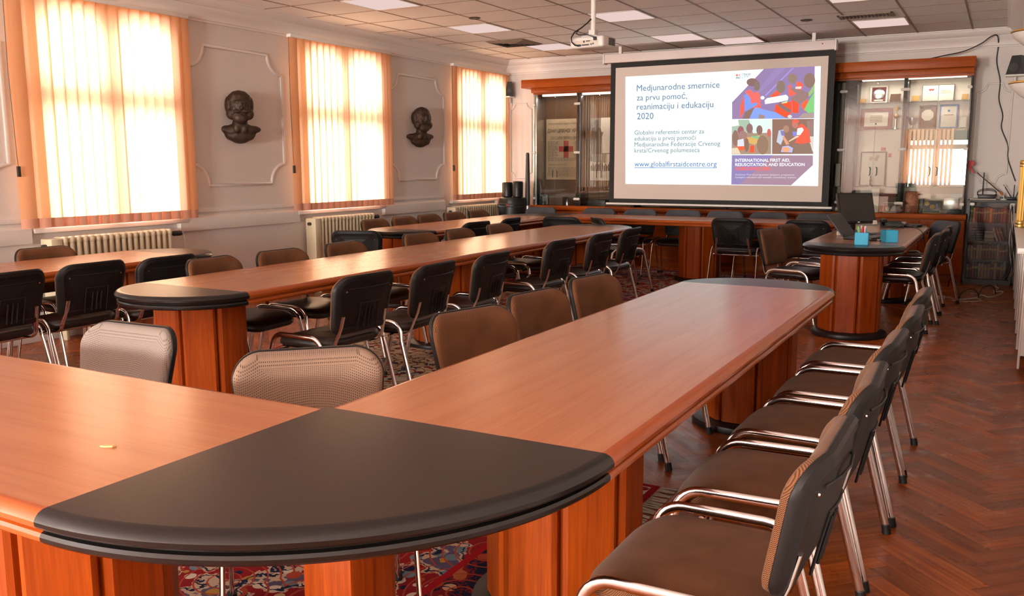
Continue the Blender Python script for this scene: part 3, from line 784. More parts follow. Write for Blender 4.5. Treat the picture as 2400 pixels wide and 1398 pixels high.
for x in (-5.75, -5.68, -5.06, -4.99):
    m = MB(); m.tube([(x, Y0, 1.31), (x + .012, Y0 - .03, 1.30), (x + .012, Y0 - .03, 1.23), (x, Y0, 1.22)], .005, n=6); m.obj('handle', 'black', lc)
M['strip'] = emit('cabinet_strip_light', '#fff1e0', 2.2)
def strip(parent, a, b, w_, h=.026):
    m = MB(); m.box(a, b, Y0 + .012 if h < .02 else Y0 + .05, Y0 + .09, 2.398 - h, 2.398, .003); m.obj('light_strip', 'strip', parent)
    area('cabinet_strip_light', ((a + b) / 2, Y0 + .07, 2.36), (0, 0, 0), b - a, .03, w_, (1, .93, .84))
strip(lc, -5.95, -4.62, 6.0)
mc = display_case('middle glass display case hidden behind the projection screen', -4.50, -1.95, [(-3.24, -3.20, 'black')], [(-4.48, -3.86), (-3.86, -3.22), (-3.22, -2.6), (-2.6, -1.97)], 'cabdark', light=False)
M['creamback'] = plain('cream_back_panel', '#f0e0d0', .6)
rc = display_case('glass display case full of plaques and trophies on the aisle side of the screen', -1.95, -.40, [(-1.95, -1.88, 'black'), (-1.785, -1.735, 'black'), (-1.735, -1.645, 'dark'), (-1.13, -1.085, 'black'), (-.425, -.40, 'black')],
    [(-1.94, -1.76), (-1.76, -1.42), (-1.42, -1.11), (-1.11, -.76), (-.76, -.41)], 'creamback', crown=(0, .5))
strip(rc, -1.60, -.47, 5.0, .010)  # added strip, tucked behind the fascia to brighten this case
for z in (2.27, 1.57, .93):
    clip(rc, -1.11, Y0, z, .10); clip(rc, -1.80, Y0, z, .09); clip(rc, -.43, Y0, z, .05)
for x in (-1.46, -1.385, -.80, -.725):
    m = MB(); m.tube([(x, Y0, 1.36), (x + .012, Y0 - .03, 1.35), (x + .012, Y0 - .03, 1.27), (x, Y0, 1.26)], .005, n=6); m.obj('handle', 'black', rc)
for z in (2.13, 1.81, 1.125):
    MB().box(-1.64, -1.135, Y0 + .03, YB - .03, z - .006, z, .001).obj('shelf', 'glass', rc)
    MB().box(-1.08, -.43, Y0 + .03, YB - .03, z - .006, z, .001).obj('shelf', 'glass', rc)

# posters in the left case
def sheet(x0, x1, z0, z1, y, mat, name, th=.004, parent=None): return MB().box(x0, x1, y - th, y, z0, z1).obj(name, mat, parent, smooth=False)
TXT = {}
def text(s, x, z, width, y, mat, parent, name, bold=0.0, h=None, rot=None):
    """text standing in the x-z plane facing the room: left edge x, baseline z, scaled to a width"""
    cu = bpy.data.curves.new('t', 'FONT'); cu.body = s; cu.offset = bold; cu.resolution_u = 2
    o = bpy.data.objects.new('t', cu); C.objects.link(o); bpy.context.view_layer.update()
    me = bpy.data.meshes.new_from_object(o.evaluated_get(bpy.context.evaluated_depsgraph_get()))
    bpy.data.objects.remove(o)
    xs = [v.co.x for v in me.vertices]; ys = [v.co.y for v in me.vertices]; k = width / (max(xs) - min(xs))
    kz = k if h is None else h / (max(ys) - min(ys))
    x0 = min(xs)
    for v in me.vertices: v.co = (x + (v.co.x - x0) * k, y, z + v.co.y * kz)
    me.materials.clear(); me.materials.append(M[mat]); o = bpy.data.objects.new(name, me); C.objects.link(o); o.parent = parent; return o
M['oldpaper'] = plain('yellowed_paper', '#b99a7c', .8, noise=.06, nscale=8)
M['oldpaper2'] = plain('pale_photo_paper', '#c9b7a6', .7, noise=.12, nscale=14)
M['ink'] = plain('dark_print', '#352a24', .8); M['ink2'] = plain('faded_print', '#5d4c40', .8)
M['redcross'] = plain('faded_red_print', '#b04038', .8)
M['sepia1'] = plain('photo_mid_grey', '#75675d', .7, noise=.2, nscale=20); M['sepia2'] = plain('photo_dark', '#3a302b', .7); M['sepia3'] = plain('photo_light', '#d0bfb0', .7)
PY = YB - .03
po = tag(sheet(-6.00, -5.40, 1.18, 2.06, PY, 'oldpaper', 'poster'), 'large yellowed poster with a red cross and Cyrillic print in the left display case', 'poster')
yy = PY - .0055
text('МЕЂУНАРОДНИ ДАНИ У СРБИЈИ', -5.97, 1.98, .52, yy, 'ink2', po, 'lettering')
text('ДАНИ ЦРВЕНОГ КРСТА', -5.98, 1.865, .565, yy, 'ink', po, 'lettering', .012, .065)
text('„ПОМОЗИМО СРПСКОЈ ДЕЦИ"', -5.94, 1.765, .48, yy, 'ink', po, 'lettering', .0, .05)
m = MB(); 
for r in range(30):
    z = 1.73 - r * .0172
    if 1.36 < z < 1.44: continue
    x = -5.975
    while x < -5.44:
        l = random.uniform(.02, .06)
        if not (-5.80 < x + l and x < -5.56 and 1.50 < z < 1.75): m.box(x, min(x + l, -5.42), yy - .0005, yy, z, z + .006, mi=0)
        x += l + .01
m.obj('print_lines', 'ink2', po, smooth=False)
m = MB(); m.box(-5.715, -5.635, yy - .001, yy, 1.50, 1.745); m.box(-5.79, -5.56, yy - .001, yy, 1.585, 1.665); m.obj('red_cross', 'redcross', po, smooth=False)
text('НАРОДЕ И СЕСТРЕ,', -5.96, 1.385, .30, yy, 'ink2', po, 'lettering')
def old_photo(x0, x1, z0, z1, label, figs, sky):
    p = tag(sheet(x0, x1, z0, z1, PY, 'oldpaper2', 'photograph'), label, 'photograph', 'old photographs in the display case')
    mats = ['sepia1', 'sepia2', 'sepia3']
    for k, (poly, mi) in enumerate(figs):
        m = MB(); m.prism([(x0 + (x1 - x0) * a, z0 + (z1 - z0) * b) for a, b in poly], PY - .0052 - .0002 * k, PY - .0045 - .0002 * k, f=lambda x, z, y: (x, y, z))
        m.obj('picture_area', mats[mi], p, smooth=False)
def figure(cx, w, h, z0=0.0):
    return [(cx - w, z0), (cx - w * 1.1, z0 + h * .55), (cx - w * .8, z0 + h * .74), (cx - w * .35, z0 + h * .78), (cx - w * .4, z0 + h * .92), (cx - w * .2, z0 + h), (cx + w * .2, z0 + h), (cx + w * .4, z0 + h * .92),
            (cx + w * .35, z0 + h * .78), (cx + w * .8, z0 + h * .74), (cx + w * 1.1, z0 + h * .55), (cx + w, z0)]
old_photo(-5.29, -4.55, 1.56, 2.06, 'old photograph of three standing people, upper one right of the poster', [([(0, 0), (1, 0), (1, 1), (0, 1)], 0), ([(.22, .6), (.42, .6), (.42, 1), (.22, 1)], 2), (figure(.13, .11, .95), 1), (figure(.40, .14, .85), 2), (figure(.74, .15, .98), 1)], 0)
crowd = [(figure(.06 + .09 * i, .04, .28 + .06 * ((i * 7) % 3), .36), 1) for i in range(11)]
old_photo(-5.29, -4.55, 1.17, 1.55, 'old photograph of a row of distant people, lower one right of the poster', [([(0, .72), (.35, .66), (.35, 1), (0, 1)], 0)] + crowd, 0)
# odds and ends at the bottom of the left case
for (a, b, z, mt, lb) in ((-6.0, -5.86, .97, 'black', 'small black box in the corner of the left display case'), (-5.84, -5.62, .935, 'cabdark', 'flat brown box with cords on it at the bottom of the left display case'),
                          (-5.22, -4.95, .90, 'dark', 'dark folded item at the bottom of the left display case beside the screen')):
    tag(MB().box(a, b, Y0 + .06, Y0 + .22, CT + .001, z, .006).obj('box', mt), lb, 'box')
m = MB(); m.lathe([(.03, 0), (.034, .04), (.02, .07), (.012, .09), (.0, .092)], (-5.56, Y0 + .1, CT + .001), 16); tag(m.obj('bottle', 'steel'), 'small shiny bottle at the bottom of the left display case', 'bottle')

# ------------------------------------------------------------------ plaques and trophies in the right case
M['plaque_red'] = plain('dark_red_velvet', '#6d1a20', .7); M['paper'] = plain('white_paper', '#ddd2c2', .7); M['mat_red'] = plain('red_mount', '#7c3534', .6)
M['blue'] = plain('blue_frame', '#2f6ea8', .4); M['plaque_brown'] = plain('brown_plaque', '#5c3a22', .5, noise=.3, nscale=30); M['green'] = plain('dark_green', '#23402f', .5)
M['silver'] = plain('tarnished_silver', (.55, .53, .5, 1), .3, .9); M['copper'] = plain('embossed_copper', '#7a3e1c', .4, .4, noise=.4, nscale=60); M['red'] = plain('bright_red', '#c01818', .5)
M['goldpaint'] = plain('gold_print', '#b98a3a', .5)
def framed(name, x0, x1, z0, z1, fw, fm, inner, label, lean=0, y=None, cat=None):
    y = (YB - .08) if y is None else y
    t = thing(name, label, cat or name.replace('_', ' '), ((x0 + x1) / 2, y, z0)); w, h = (x1 - x0) / 2, z1 - z0
    if lean: t.rotation_euler = (R(-lean), 0, 0)
    m = MB()
    for q in ((-w, w, 0, fw), (-w, w, h - fw, h), (-w, -w + fw, fw, h - fw), (w - fw, w, fw, h - fw)): m.box(q[0], q[1], -.012, .006, q[2], q[3], .002)
    m.obj('frame', fm, t); MB().box(-w + fw, w - fw, -.004, .004, fw, h - fw).obj('sheet', inner, t, smooth=False)
    return t, w, h
t, w_, h_ = framed('plaque', -1.53, -1.33, 2.131, 2.345, .02, 'paper', 'plaque_red', 'white framed dark red plaque with a silver disc on the top shelf', 6)
m = MB(); m.lathe([(0, .0), (.062, .0), (.066, .006), (.055, .011), (.03, .014), (0, .015)], n=24); d = m.obj('disc', 'silver', t); d.rotation_euler = (R(90), 0, 0); d.location = (0, -.006, .115)
MB().box(-.05, .05, -.012, -.004, .03, .045).obj('name_plate', 'paper', t)
def small_plaque(x0, x1, z, h, mat, label, y=YB - .12):
    t = thing('award', label, 'award', ((x0 + x1) / 2, y, z)); w = (x1 - x0) / 2
    m = MB(); m.prism([(-w, 0), (w, 0), (w * 1.05, h), (-w * .85, h)], -.012, .012, f=lambda a, b, c: (a, c + b * .12, b)); m.obj('plate', mat, t)
    MB().box(-w * .8, w * .8, -.02, .05, 0, .012, .003).obj('stand', 'dark', t)
small_plaque(-1.64, -1.57, 2.131, .06, 'goldpaint', 'small gilt award at the left end of the top shelf')
small_plaque(-1.30, -1.18, 2.131, .105, 'cabdark', 'dark slanted award beside the middle post on the top shelf')
small_plaque(-1.06, -.97, 2.131, .075, 'goldpaint', 'brass coloured box award right of the middle post on the top shelf')
small_plaque(-.52, -.45, 2.131, .075, 'goldpaint', 'small brass award at the right end of the top shelf')
for a, b, mk, lb in ((-.94, -.77, 'red', 'left page'), (-.765, -.60, 'goldpaint', 'right page')): pass
t = thing('certificate_folder', 'open folder of two white certificates with a red emblem on the top shelf', 'certificate', (-.77, YB - .1, 2.131), 0)
MB().box(-.17, 0, -.004, .004, 0, .19, .002).obj('page', 'paper', t); MB().box(.004, .165, -.004, .004, 0, .19, .002).obj('page', 'paper', t)
MB().box(-.175, .172, .004, .010, -.0, .195, .002).obj('cover', 'dark', t)
m = MB(); m.prism([(-.11, .15), (-.09, .12), (-.075, .135), (-.06, .12), (-.04, .15), (-.065, .145), (-.075, .15), (-.085, .145)], -.006, -.0045, f=lambda a, b, c: (a, c, b)); m.obj('emblem', 'red', t, smooth=False)
m = MB(); [m.box(.03, .14, -.0055, -.0042, .12 - i * .014, .125 - i * .014) for i in range(3)]; m.obj('print_lines', 'goldpaint', t, smooth=False)
# second shelf
t, w_, h_ = framed('framed_certificate', -1.625, -1.265, 1.811, 2.075, .045, 'mat_red', 'paper', 'certificate in a wide dark red frame on the second shelf', 5, cat='certificate')
m = MB(); [m.box(-.07, .07, -.0065, -.0045, .17 - i * .018, .174 - i * .018) for i in range(5)]; m.box(-.01, .01, -.0065, -.0045, .065, .085); m.obj('print_lines', 'ink2', t, smooth=False)
def trophy(x, z, label, y=YB - .13):
    t = thing('trophy', label, 'trophy', (x, y, z))
    MB().lathe([(.035, 0), (.035, .02), (.02, .025), (.016, .13), (.02, .135)], n=16).obj('base', 'silver', t)
    m = MB(); m.ell((0, 0, .165), (.03, .03, .03)); m.cyl((0, 0, .19), (0, 0, .215), .006); m.obj('ball', 'gold', t)
    m = MB(); m.ell((0, 0, .245), (.022, .008, .032)); m.obj('medallion', 'goldpaint', t)
trophy(-1.215, 1.811, 'gilt and grey trophy with a ball beside the red framed certificate')
def cup(x, z, label, s=1.0, mat='silver'):
    t = thing('cup_trophy', label, 'trophy', (x, YB - .13, z))
    MB().lathe([(.03 * s, 0), (.028 * s, .012 * s), (.008 * s, .02 * s), (.010 * s, .045 * s), (.03 * s, .06 * s), (.042 * s, .10 * s), (.046 * s, .135 * s), (.042 * s, .135 * s), (.036 * s, .10 * s), (.0, .07 * s)], n=20).obj('cup', mat, t)
cup(-1.03, 1.811, 'silver cup right of the middle post on the second shelf')
t, w_, h_ = framed('shield_plaque', -.965, -.78, 1.811, 2.09, .02, 'plaque_brown', 'plaque_brown', 'brown plaque with a white eight-sided plate on the second shelf', 4, cat='plaque')
m = MB(); o8 = [(.07 * math.cos(PI / 8 + PI / 4 * i), .165 + .07 * math.sin(PI / 8 + PI / 4 * i)) for i in range(8)]; m.prism(o8, -.009, -.004, f=lambda a, b, c: (a, c, b)); m.obj('plate', 'paper', t, smooth=False)
t, w_, h_ = framed('framed_certificate', -.745, -.545, 1.811, 2.095, .018, 'blue', 'paper', 'certificate in a blue frame on the second shelf', 4, cat='certificate')
m = MB(); m.prism([(.014 * math.cos(PI / 6 * i), .21 + .014 * math.sin(PI / 6 * i)) for i in range(12)], -.0065, -.0045, f=lambda a, b, c: (a, c, b)); m.obj('seal', 'blue', t, smooth=False)
m = MB(); m.box(-.05, .05, -.0062, -.0045, .16, .166); m.obj('print_lines', 'ink2', t, smooth=False)
small_plaque(-.52, -.45, 1.811, .13, 'silver', 'grey slanted award at the right end of the second shelf')
# third shelf
t, w_, h_ = framed('picture_frame', -1.60, -1.30, 1.126, 1.55, .014, 'plaque_brown', 'paper', 'tall white picture in a thin dark frame on the third shelf', 4, cat='picture')
m = MB()
for cx, cz in ((-.03, .34), (.03, .33), (.045, .36)): m.prism([(cx + .022 * math.cos(PI / 4 * i), cz + .026 * math.sin(PI / 4 * i)) for i in range(8)], -.0066, -.0045, f=lambda a, b, c: (a, c, b))
m.obj('print_lines', 'oldpaper', t, smooth=False)
m = MB(); [m.box(-1.33 + a, -1.33 + a + .055, PY - .003, PY - .001, z, z + .05) for a, z in ((-.06, 1.555), (.035, 1.49))]; tag(m.obj('sticker', 'red', smooth=False), 'two small red square stickers on the back panel by the tall white picture', 'sticker') if False else None
tag(sheet(-1.375, -1.32, 1.56, 1.60, PY, 'red', 'sticker'), 'red square sticker above the tall white picture', 'sticker'); tag(sheet(-1.285, -1.25, 1.48, 1.53, PY, 'red', 'sticker'), 'red square sticker right of the tall white picture', 'sticker')
t = thing('figurine', 'slim bronze figurine standing before the tall white picture', 'figurine', (-1.455, YB - .19, 1.126)); m = MB(); m.lathe([(.022, 0), (.022, .008), (.012, .015), (.010, .05), (.016, .07), (.006, .10), (.010, .12), (.0, .135)], n=12); m.obj('figure', 'bronze', t)
m = MB(); m.tube([(-1.03, YB - .15, 1.126 + .02 + .001 * i) for i in (0, 130)], .02, n=16); tag(MB().cyl((-1.03, YB - .15, 1.1265), (-1.03, YB - .15, 1.26), .022).obj('canister', 'silver'), 'narrow ribbed grey canister right of the middle post on the third shelf', 'canister')
# cabinet floor
tag(sheet(-1.555, -1.345, CT + .001, 1.10, Y0 + .13, 'paper', 'folder', .012), 'tall pale folder with a gold crest leaning behind the monitor', 'folder')
t = thing('box_file', 'dark red box file lying behind the small black-and-white photo', 'box file', (-1.24, YB - .14, CT + .001)); MB().box(-.10, .10, -.06, .06, 0, .20, .004).obj('case', 'plaque_brown', t); MB().box(-.09, .09, -.055, .055, .20, .225, .003).obj('lid', 'mat_red', t)
t, w_, h_ = framed('photo_frame', -1.29, -1.12, CT + .001, .935, .008, 'paper', 'sepia1', 'small black-and-white photo in a white frame on the counter of the display case', 10, y=Y0 + .09, cat='photo')
m = MB(); m.prism([(-.05, .02), (-.02, .02), (-.01, .06), (-.03, .08), (-.06, .06)], -.0066, -.0045, f=lambda a, b, c: (a, c, b)); m.prism([(.0, .02), (.06, .02), (.055, .09), (.02, .075)], -.0066, -.0045, f=lambda a, b, c: (a, c, b)); m.obj('picture_area', 'sepia3', t, smooth=False)
tag(MB().box(-1.06, -.90, YB - .16, YB - .13, CT + .001, 1.07, .004).obj('copper_relief', 'copper'), 'tall brown embossed copper relief on the cabinet floor', 'relief')
tag(MB().box(-.88, -.84, YB - .2, YB - .12, CT + .001, .99, .003).obj('black_box', 'black'), 'narrow black box beside the copper relief', 'box')
t, w_, h_ = framed('coin_frame', -.845, -.655, CT + .001, .965, .008, 'goldpaint', 'black', 'black framed display of two gold coins on the cabinet floor', 8, y=Y0 + .12, cat='coin display')
for cx, cz in ((-.055, .115), (.005, .08)):
    m = MB(); m.prism([(cx + .027 * math.cos(PI / 8 * i), cz + .027 * math.sin(PI / 8 * i)) for i in range(16)], -.0085, -.0042, f=lambda a, b, c: (a, c, b)); m.obj('coin', 'goldpaint', t, smooth=False)
tag(MB().box(-.63, -.47, Y0 + .16, Y0 + .175, .86, 1.0, .003).obj('glass_plaque', 'silver'), 'grey glass plaque at the bookcase end of the cabinet floor', 'plaque')
tag(MB().box(-.655, -.44, Y0 + .08, Y0 + .24, CT + .001, .86, .004).obj('display_box', 'black'), 'low black display box under the grey glass plaque', 'box')
t = thing('stacked_binders', 'white binder standing between the two black posts of the trophy case', 'binder', (-1.83, YB - .16, 1.125)); MB().box(-.035, .03, -.1, .08, 0, .28, .004).obj('cover', 'paper', t)
tag(MB().box(-1.87, -1.79, YB - .2, YB - .06, 1.119, 1.125).obj('shelf_board', 'black'), 'short black shelf board between the two black posts of the trophy case', 'shelf')

# ------------------------------------------------------------------ projection screen and the projected slide
SY = 11.20
M['screen'] = plain('matt_screen_cloth', '#ded0c6', .85); M['screenblack'] = plain('screen_border', '#171614', .7); M['casewhite'] = plain('screen_case', '#e6d8d4', .45)
ps = thing('projection_screen', 'wide roll-down projection screen showing a slide, hung before the display cabinet', 'projection screen')
MB().box(-4.76, -1.86, SY - .05, SY + .06, 2.725, 2.835, .008).obj('case', 'casewhite', ps)
m = MB(); m.box(-1.86, -1.835, SY - .055, SY + .065, 2.715, 2.84, .006); m.box(-4.785, -4.76, SY - .055, SY + .065, 2.715, 2.84, .006); m.obj('end_cap', 'white', ps)
for x in (-4.55, -2.1): MB().box(x - .02, x + .02, SY - .02, SY + .03, 2.83, ZC + .002).obj('hanger', 'white', ps)
MB().box(-4.685, -1.845, SY, SY + .003, .885, 2.73).obj('border', 'screenblack', ps, smooth=False)
MB().box(-4.615, -1.925, SY - .002, SY - .0002, .945, 2.66).obj('cloth', 'screen', ps, smooth=False)
MB().box(-4.73, -1.80, SY - .012, SY + .016, .862, .89, .008).obj('bottom_bar', 'white', ps)
tag_ = MB().box(-2.0, -1.985, SY - .0515, SY - .05, 2.79, 2.805).obj('case_badge', 'redcross', ps, smooth=False)
def S(px, py): p = at(px, py, 1, SY); return (p.x, p.z)
def slide(name, px, col, lay, k=1.0):
    if name not in M or True:
        key = 'slide_' + col.lstrip('#') + str(k)
        if key not in M: M[key] = emit(key, col, k)
    y = SY - .003 - lay * .0006
    m = MB(); m.poly([(x, y, z) for x, z in (S(*p) for p in px)]); return m.obj(name, key, ps, smooth=False)
z4 = lambda pts: [(1700 + x / 9.322, 150 + y / 9.322) for x, y in pts]
z5 = lambda pts: [(1700 + x / 7.987, 270 + y / 7.987) for x, y in pts]
el = lambda cx, cy, rx, ry, n=14: [(cx + rx * math.cos(2 * PI * i / n), cy + ry * math.sin(2 * PI * i / n)) for i in range(n)]
slide('slide_ground', [(1466, 180), (1924, 155), (1917.5, 436.5), (1466, 431.5)], '#eefaf8', 0)
slide('slide_photo', z4([(850, 105), (1955, 52), (1940, 1186), (150, 1206), (150, 840)]), '#9880aa', 1)
for q, c_ in (([(860, 690), (1470, 85), (1500, 85), (890, 700)], '#aa98e2'), ([(1100, 95), (1330, 88), (760, 640), (700, 600)], '#9c86b6'), ([(150, 900), (480, 600), (300, 1200), (150, 1206)], '#9c84a8')):
    slide('slide_figure', z4(q), c_, 2)
FIG = [
 (el(590, 400, 125, 88), '#8d6c66'), (el(690, 480, 70, 110), '#8a766c'), ([(440, 600), (540, 560), (640, 640), (710, 600), (765, 700), (775, 960), (640, 990), (540, 860)], '#ff7068'),
 ([(330, 930), (400, 700), (430, 1000), (330, 1190), (320, 1180)], '#ff685a'), ([(415, 690), (470, 650), (545, 740), (560, 870), (690, 840), (700, 890), (560, 970), (430, 1050)], '#7f9bf0'),
 ([(380, 1195), (440, 1040), (640, 950), (540, 1196)], '#8f7468'), ([(530, 1196), (620, 985), (680, 950), (900, 1010), (1100, 1060), (1320, 1188)], '#89a4f5'), ([(740, 1100), (870, 1130), (850, 1195), (720, 1196)], '#a2887e'),
 ([(980, 700), (1130, 580), (1210, 640), (1100, 760)], '#ff6044'), ([(1075, 1040), (1100, 890), (1300, 840), (1450, 820), (1460, 1060), (1330, 1175)], '#ff5a3a'), (el(1215, 500, 95, 140), '#8f7a6c'),
 ([(1560, 400), (1620, 385), (1710, 450), (1670, 560), (1560, 560)], '#ff6a50'), ([(1370, 480), (1420, 450), (1470, 560), (1600, 640), (1400, 720)], '#f26a58'), (el(1470, 320, 100, 110), '#9a8070'), ([(1450, 770), (1560, 740), (1605, 800), (1600, 1072), (1480, 1075)], '#ff5838'),
 ([(1640, 900), (1790, 760), (1820, 860), (1740, 1040)], '#ff6a4a'), ([(1390, 520), (1640, 560), (1830, 630), (1800, 760), (1620, 880), (1420, 760), (1560, 660)], '#9c7c78'), (el(1840, 360, 125, 165), '#93756a'),
 ([(1820, 640), (1950, 430), (1945, 600), (1830, 720)], '#9cc078'), ([(1840, 780), (1945, 610), (1942, 1060), (1810, 1070), (1725, 1000)], '#86cc7e'), ([(1590, 1175), (1700, 1080), (1930, 1065), (1938, 1186)], '#b09a90'),
 ([(860, 800), (910, 750), (1330, 672), (1380, 720), (1370, 790), (1210, 830), (870, 880)], '#f2faf6'), (el(815, 740, 45, 40), '#e4eef4'), ([(1230, 850), (1365, 800), (1350, 850), (1240, 868)], '#c6e09a'),
 ([(1140, 900), (1200, 820), (1260, 900), (1440, 1010), (1420, 1080), (1250, 990)], '#8f7470'), (el(1410, 1150, 50, 35), '#d8dcd2'), ([(1540, 500), (1670, 490), (1655, 545), (1530, 545)], '#f0d8d2'),
]
for i, (q, c_) in enumerate(FIG): slide('slide_figure', z4(q), c_, 3 + i * .12)
slide('slide_photo', z5([(125, 88), (862, 80), (858, 730), (120, 735)]), '#a9907c', 1)
L5 = [([(125, 90), (450, 84), (420, 330), (125, 360)], '#a9bfa8'), ([(440, 84), (860, 80), (860, 330), (520, 340)], '#dcece6'), ([(125, 90), (240, 85), (260, 195), (125, 215)], '#f4f2ea'), ([(400, 420), (640, 380), (670, 440), (560, 560), (430, 520)], '#d8b06a'), ([(490, 390), (650, 400), (640, 440), (520, 430)], '#86c090'),
 (el(455, 250, 62, 92), '#94706f'), (el(640, 280, 58, 90), '#8f7068'), (el(290, 290, 60, 85), '#a4646c'), (el(190, 430, 60, 150), '#957468'), (el(330, 390, 80, 95), '#a88078'), (el(700, 560, 110, 180), '#9a7c66'), (el(820, 330, 38, 75), '#d86a62'),
 ([(230, 470), (340, 440), (360, 590), (230, 590)], '#dcdce4'), ([(200, 590), (360, 580), (360, 660), (260, 660)], '#ef6a48'), ([(470, 570), (540, 570), (540, 700), (460, 700)], '#ff5a3c'), ([(125, 620), (230, 610), (290, 728), (125, 728)], '#e4d0b4'), (el(400, 560, 45, 130), '#93705f')]
for i, (q, c_) in enumerate(L5): slide('slide_figure', z5(q), c_, 2 + i * .12)
slide('slide_photo', z5([(880, 76), (1660, 70), (1645, 726), (875, 730)]), '#957264', 1)
R5 = [([(1520, 110), (1658, 90), (1655, 400), (1560, 400)], '#a08078'), ([(1560, 400), (1655, 400), (1646, 700), (1590, 600)], '#d8d2c6'), (el(1140, 260, 55, 70), '#b08a72'), ([(960, 500), (1000, 290), (1090, 270), (1110, 380), (1040, 560)], '#c4ccdc'), ([(1100, 390), (1200, 540), (1140, 560), (1070, 420)], '#e4a080'), ([(1030, 290), (1100, 290), (1110, 390), (1050, 380)], '#8d84b4'),
 ([(1370, 190), (1440, 160), (1560, 270), (1600, 510), (1440, 540), (1300, 520), (1360, 380)], '#f4664e'), (el(1310, 190, 55, 60), '#c08070'), ([(1250, 200), (1255, 100), (1310, 76), (1380, 100), (1370, 150), (1290, 140)], '#fa6a58'), ([(1350, 250), (1440, 230), (1470, 280), (1400, 380), (1335, 370)], '#eef2ea'), ([(1180, 490), (1340, 380), (1390, 400), (1200, 500)], '#e8c8ac'), ([(1260, 310), (1335, 310), (1320, 400), (1270, 390)], '#8a8ee0'),
 ([(1040, 690), (1070, 590), (1180, 570), (1270, 620), (1250, 700)], '#b4c0ee'), (el(1140, 645, 80, 50), '#eca884'), ([(1270, 560), (1590, 530), (1640, 720), (1300, 700)], '#94786a')]
for i, (q, c_) in enumerate(R5): slide('slide_figure', z5(q), c_, 2 + i * .12)
slide('slide_panel', z5([(125, 750), (1640, 755), (1640, 935), (1230, 1315), (113, 1300)]), '#a8889a', 1)
slide('slide_figure', z5([(125, 750), (900, 752), (260, 1302), (113, 1300)]), '#9484b4', 2)
for c_ in ('#5d7699', '#74828a', '#4f74bb', '#fbffff', '#ff6a5c', '#d9d2da', '#e05a54', '#5f6c6c'): M['ink_' + c_] = emit('ink_' + c_, c_)
def stext(s, x0, x1, base, col, lay=9, bold=0.0, name='slide_text'):
    a, b = S(x0, base), S(x1, base); return text(s, a[0], a[1], b[0] - a[0], SY - .003 - lay * .0006, 'ink_' + col, ps, name, bold)
for s, a, b, z in (('Medjunarodne smernice', 1493, 1686.5, 214), ('za prvu pomoć,', 1493, 1611, 236), ('reanimaciju i edukaciju', 1493, 1672, 257.5), ('2020', 1493.5, 1532, 280)): stext(s, a, b, z, '#5d7699')
for s, a, b, z in (('Globalni referentni centar za', 1487.5, 1650.5, 316), ('edukaciju u prvoj pomoći', 1487.5, 1631, 330), ('Medjunarodne Federacije Crvenog', 1487.5, 1688, 344), ('krsta/Crvenog polumeseca', 1487.5, 1640, 358)): stext(s, a, b, z, '#74828a')
stext('www.globalfirstaidcentre.org', 1487.5, 1680, 390.5, '#4f74bb'); slide('slide_rule', [(1487.5, 392.6), (1680, 393), (1680, 394.2), (1487.5, 393.8)], '#4f74bb', 9)
stext('INTERNATIONAL FIRST AID,', 1723.5, 1852, 379.5, '#fbffff', 9, .018); stext('RESUSCITATION, AND EDUCATION', 1723.5, 1886, 389.5, '#fbffff', 9, .018)
stext('GUIDELINES 2020', 1723.5, 1806, 399, '#ff6a5c', 9, .03)
stext('Audience: First aid programme designers, programme', 1723.5, 1862, 411.5, '#d9d2da'); stext('managers, education and scientific committees, trainers', 1723.5, 1866, 417.5, '#d9d2da')
stext('IFRC', 1725.5, 1736, 184.8, '#5f6c6c', 9, .03); stext('First aid', 1743, 1759, 175.8, '#5f6c6c', 9, .02); stext('REFERENCE', 1743, 1760.5, 178.9, '#74828a'); stext('CENTRE', 1743, 1755, 181.8, '#74828a')
for q in ([(1725, 175.6), (1730.5, 175.4), (1730.5, 177.4), (1725, 177.6)], [(1726.9, 173.6), (1728.7, 173.5), (1728.7, 179.3), (1726.9, 179.4)], [(1733, 174), (1735.6, 173.6), (1734.2, 175), (1733.8, 177.2), (1735.6, 179), (1733, 178.6), (1732.2, 176.4)]): slide('slide_emblem', q, '#e05a54', 9)
slide('slide_rule', [(1739.4, 170.5), (1739.9, 170.5), (1739.9, 186.3), (1739.4, 186.3)], '#74828a', 9)
# ------------------------------------------------------------------ ceiling fittings
M['panel'] = emit('glow_diffuser', '#d8beb8', 1.0)  # soft glow added for the pale look of panels that seem unlit
M['lamp'] = emit('lamp_lens', '#ffffff', 6.0)
def tile_at(px, py):
    p = at(px, py, 2, ZC); i = math.floor((p.x - GX0) / GX); j = math.floor((p.y - GY0) / GY); return (GX0 + (i + .5) * GX, GY0 + (j + .5) * GY)
PAN = [(828, 10, 'nearest the window wall and the camera'), (1072, 68, 'above the gap between the middle and far blinds'), (1250, 113, 'next to the square air vent'), (1414, 34, 'just behind the projector pole'),
       (1555, 92, 'first left of the one above the screen middle'), (1700, 98, 'directly above the middle of the projection screen'), (1945, 2, 'cut off by the top picture edge beside the large grille'), (2056, 56, 'between the two ceiling grilles')]
used = set()
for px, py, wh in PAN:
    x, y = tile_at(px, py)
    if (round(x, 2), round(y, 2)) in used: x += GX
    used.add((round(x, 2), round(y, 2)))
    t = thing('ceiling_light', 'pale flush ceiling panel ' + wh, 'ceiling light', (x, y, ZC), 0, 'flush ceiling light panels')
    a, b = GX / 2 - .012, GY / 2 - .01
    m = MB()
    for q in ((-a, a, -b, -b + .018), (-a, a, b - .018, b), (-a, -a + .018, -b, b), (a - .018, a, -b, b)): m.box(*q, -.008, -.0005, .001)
    m.obj('frame', 'offwhite', t); MB().box(-a + .018, a - .018, -b + .018, b - .018, -.0055, -.0005).obj('diffuser', 'panel', t, smooth=False)
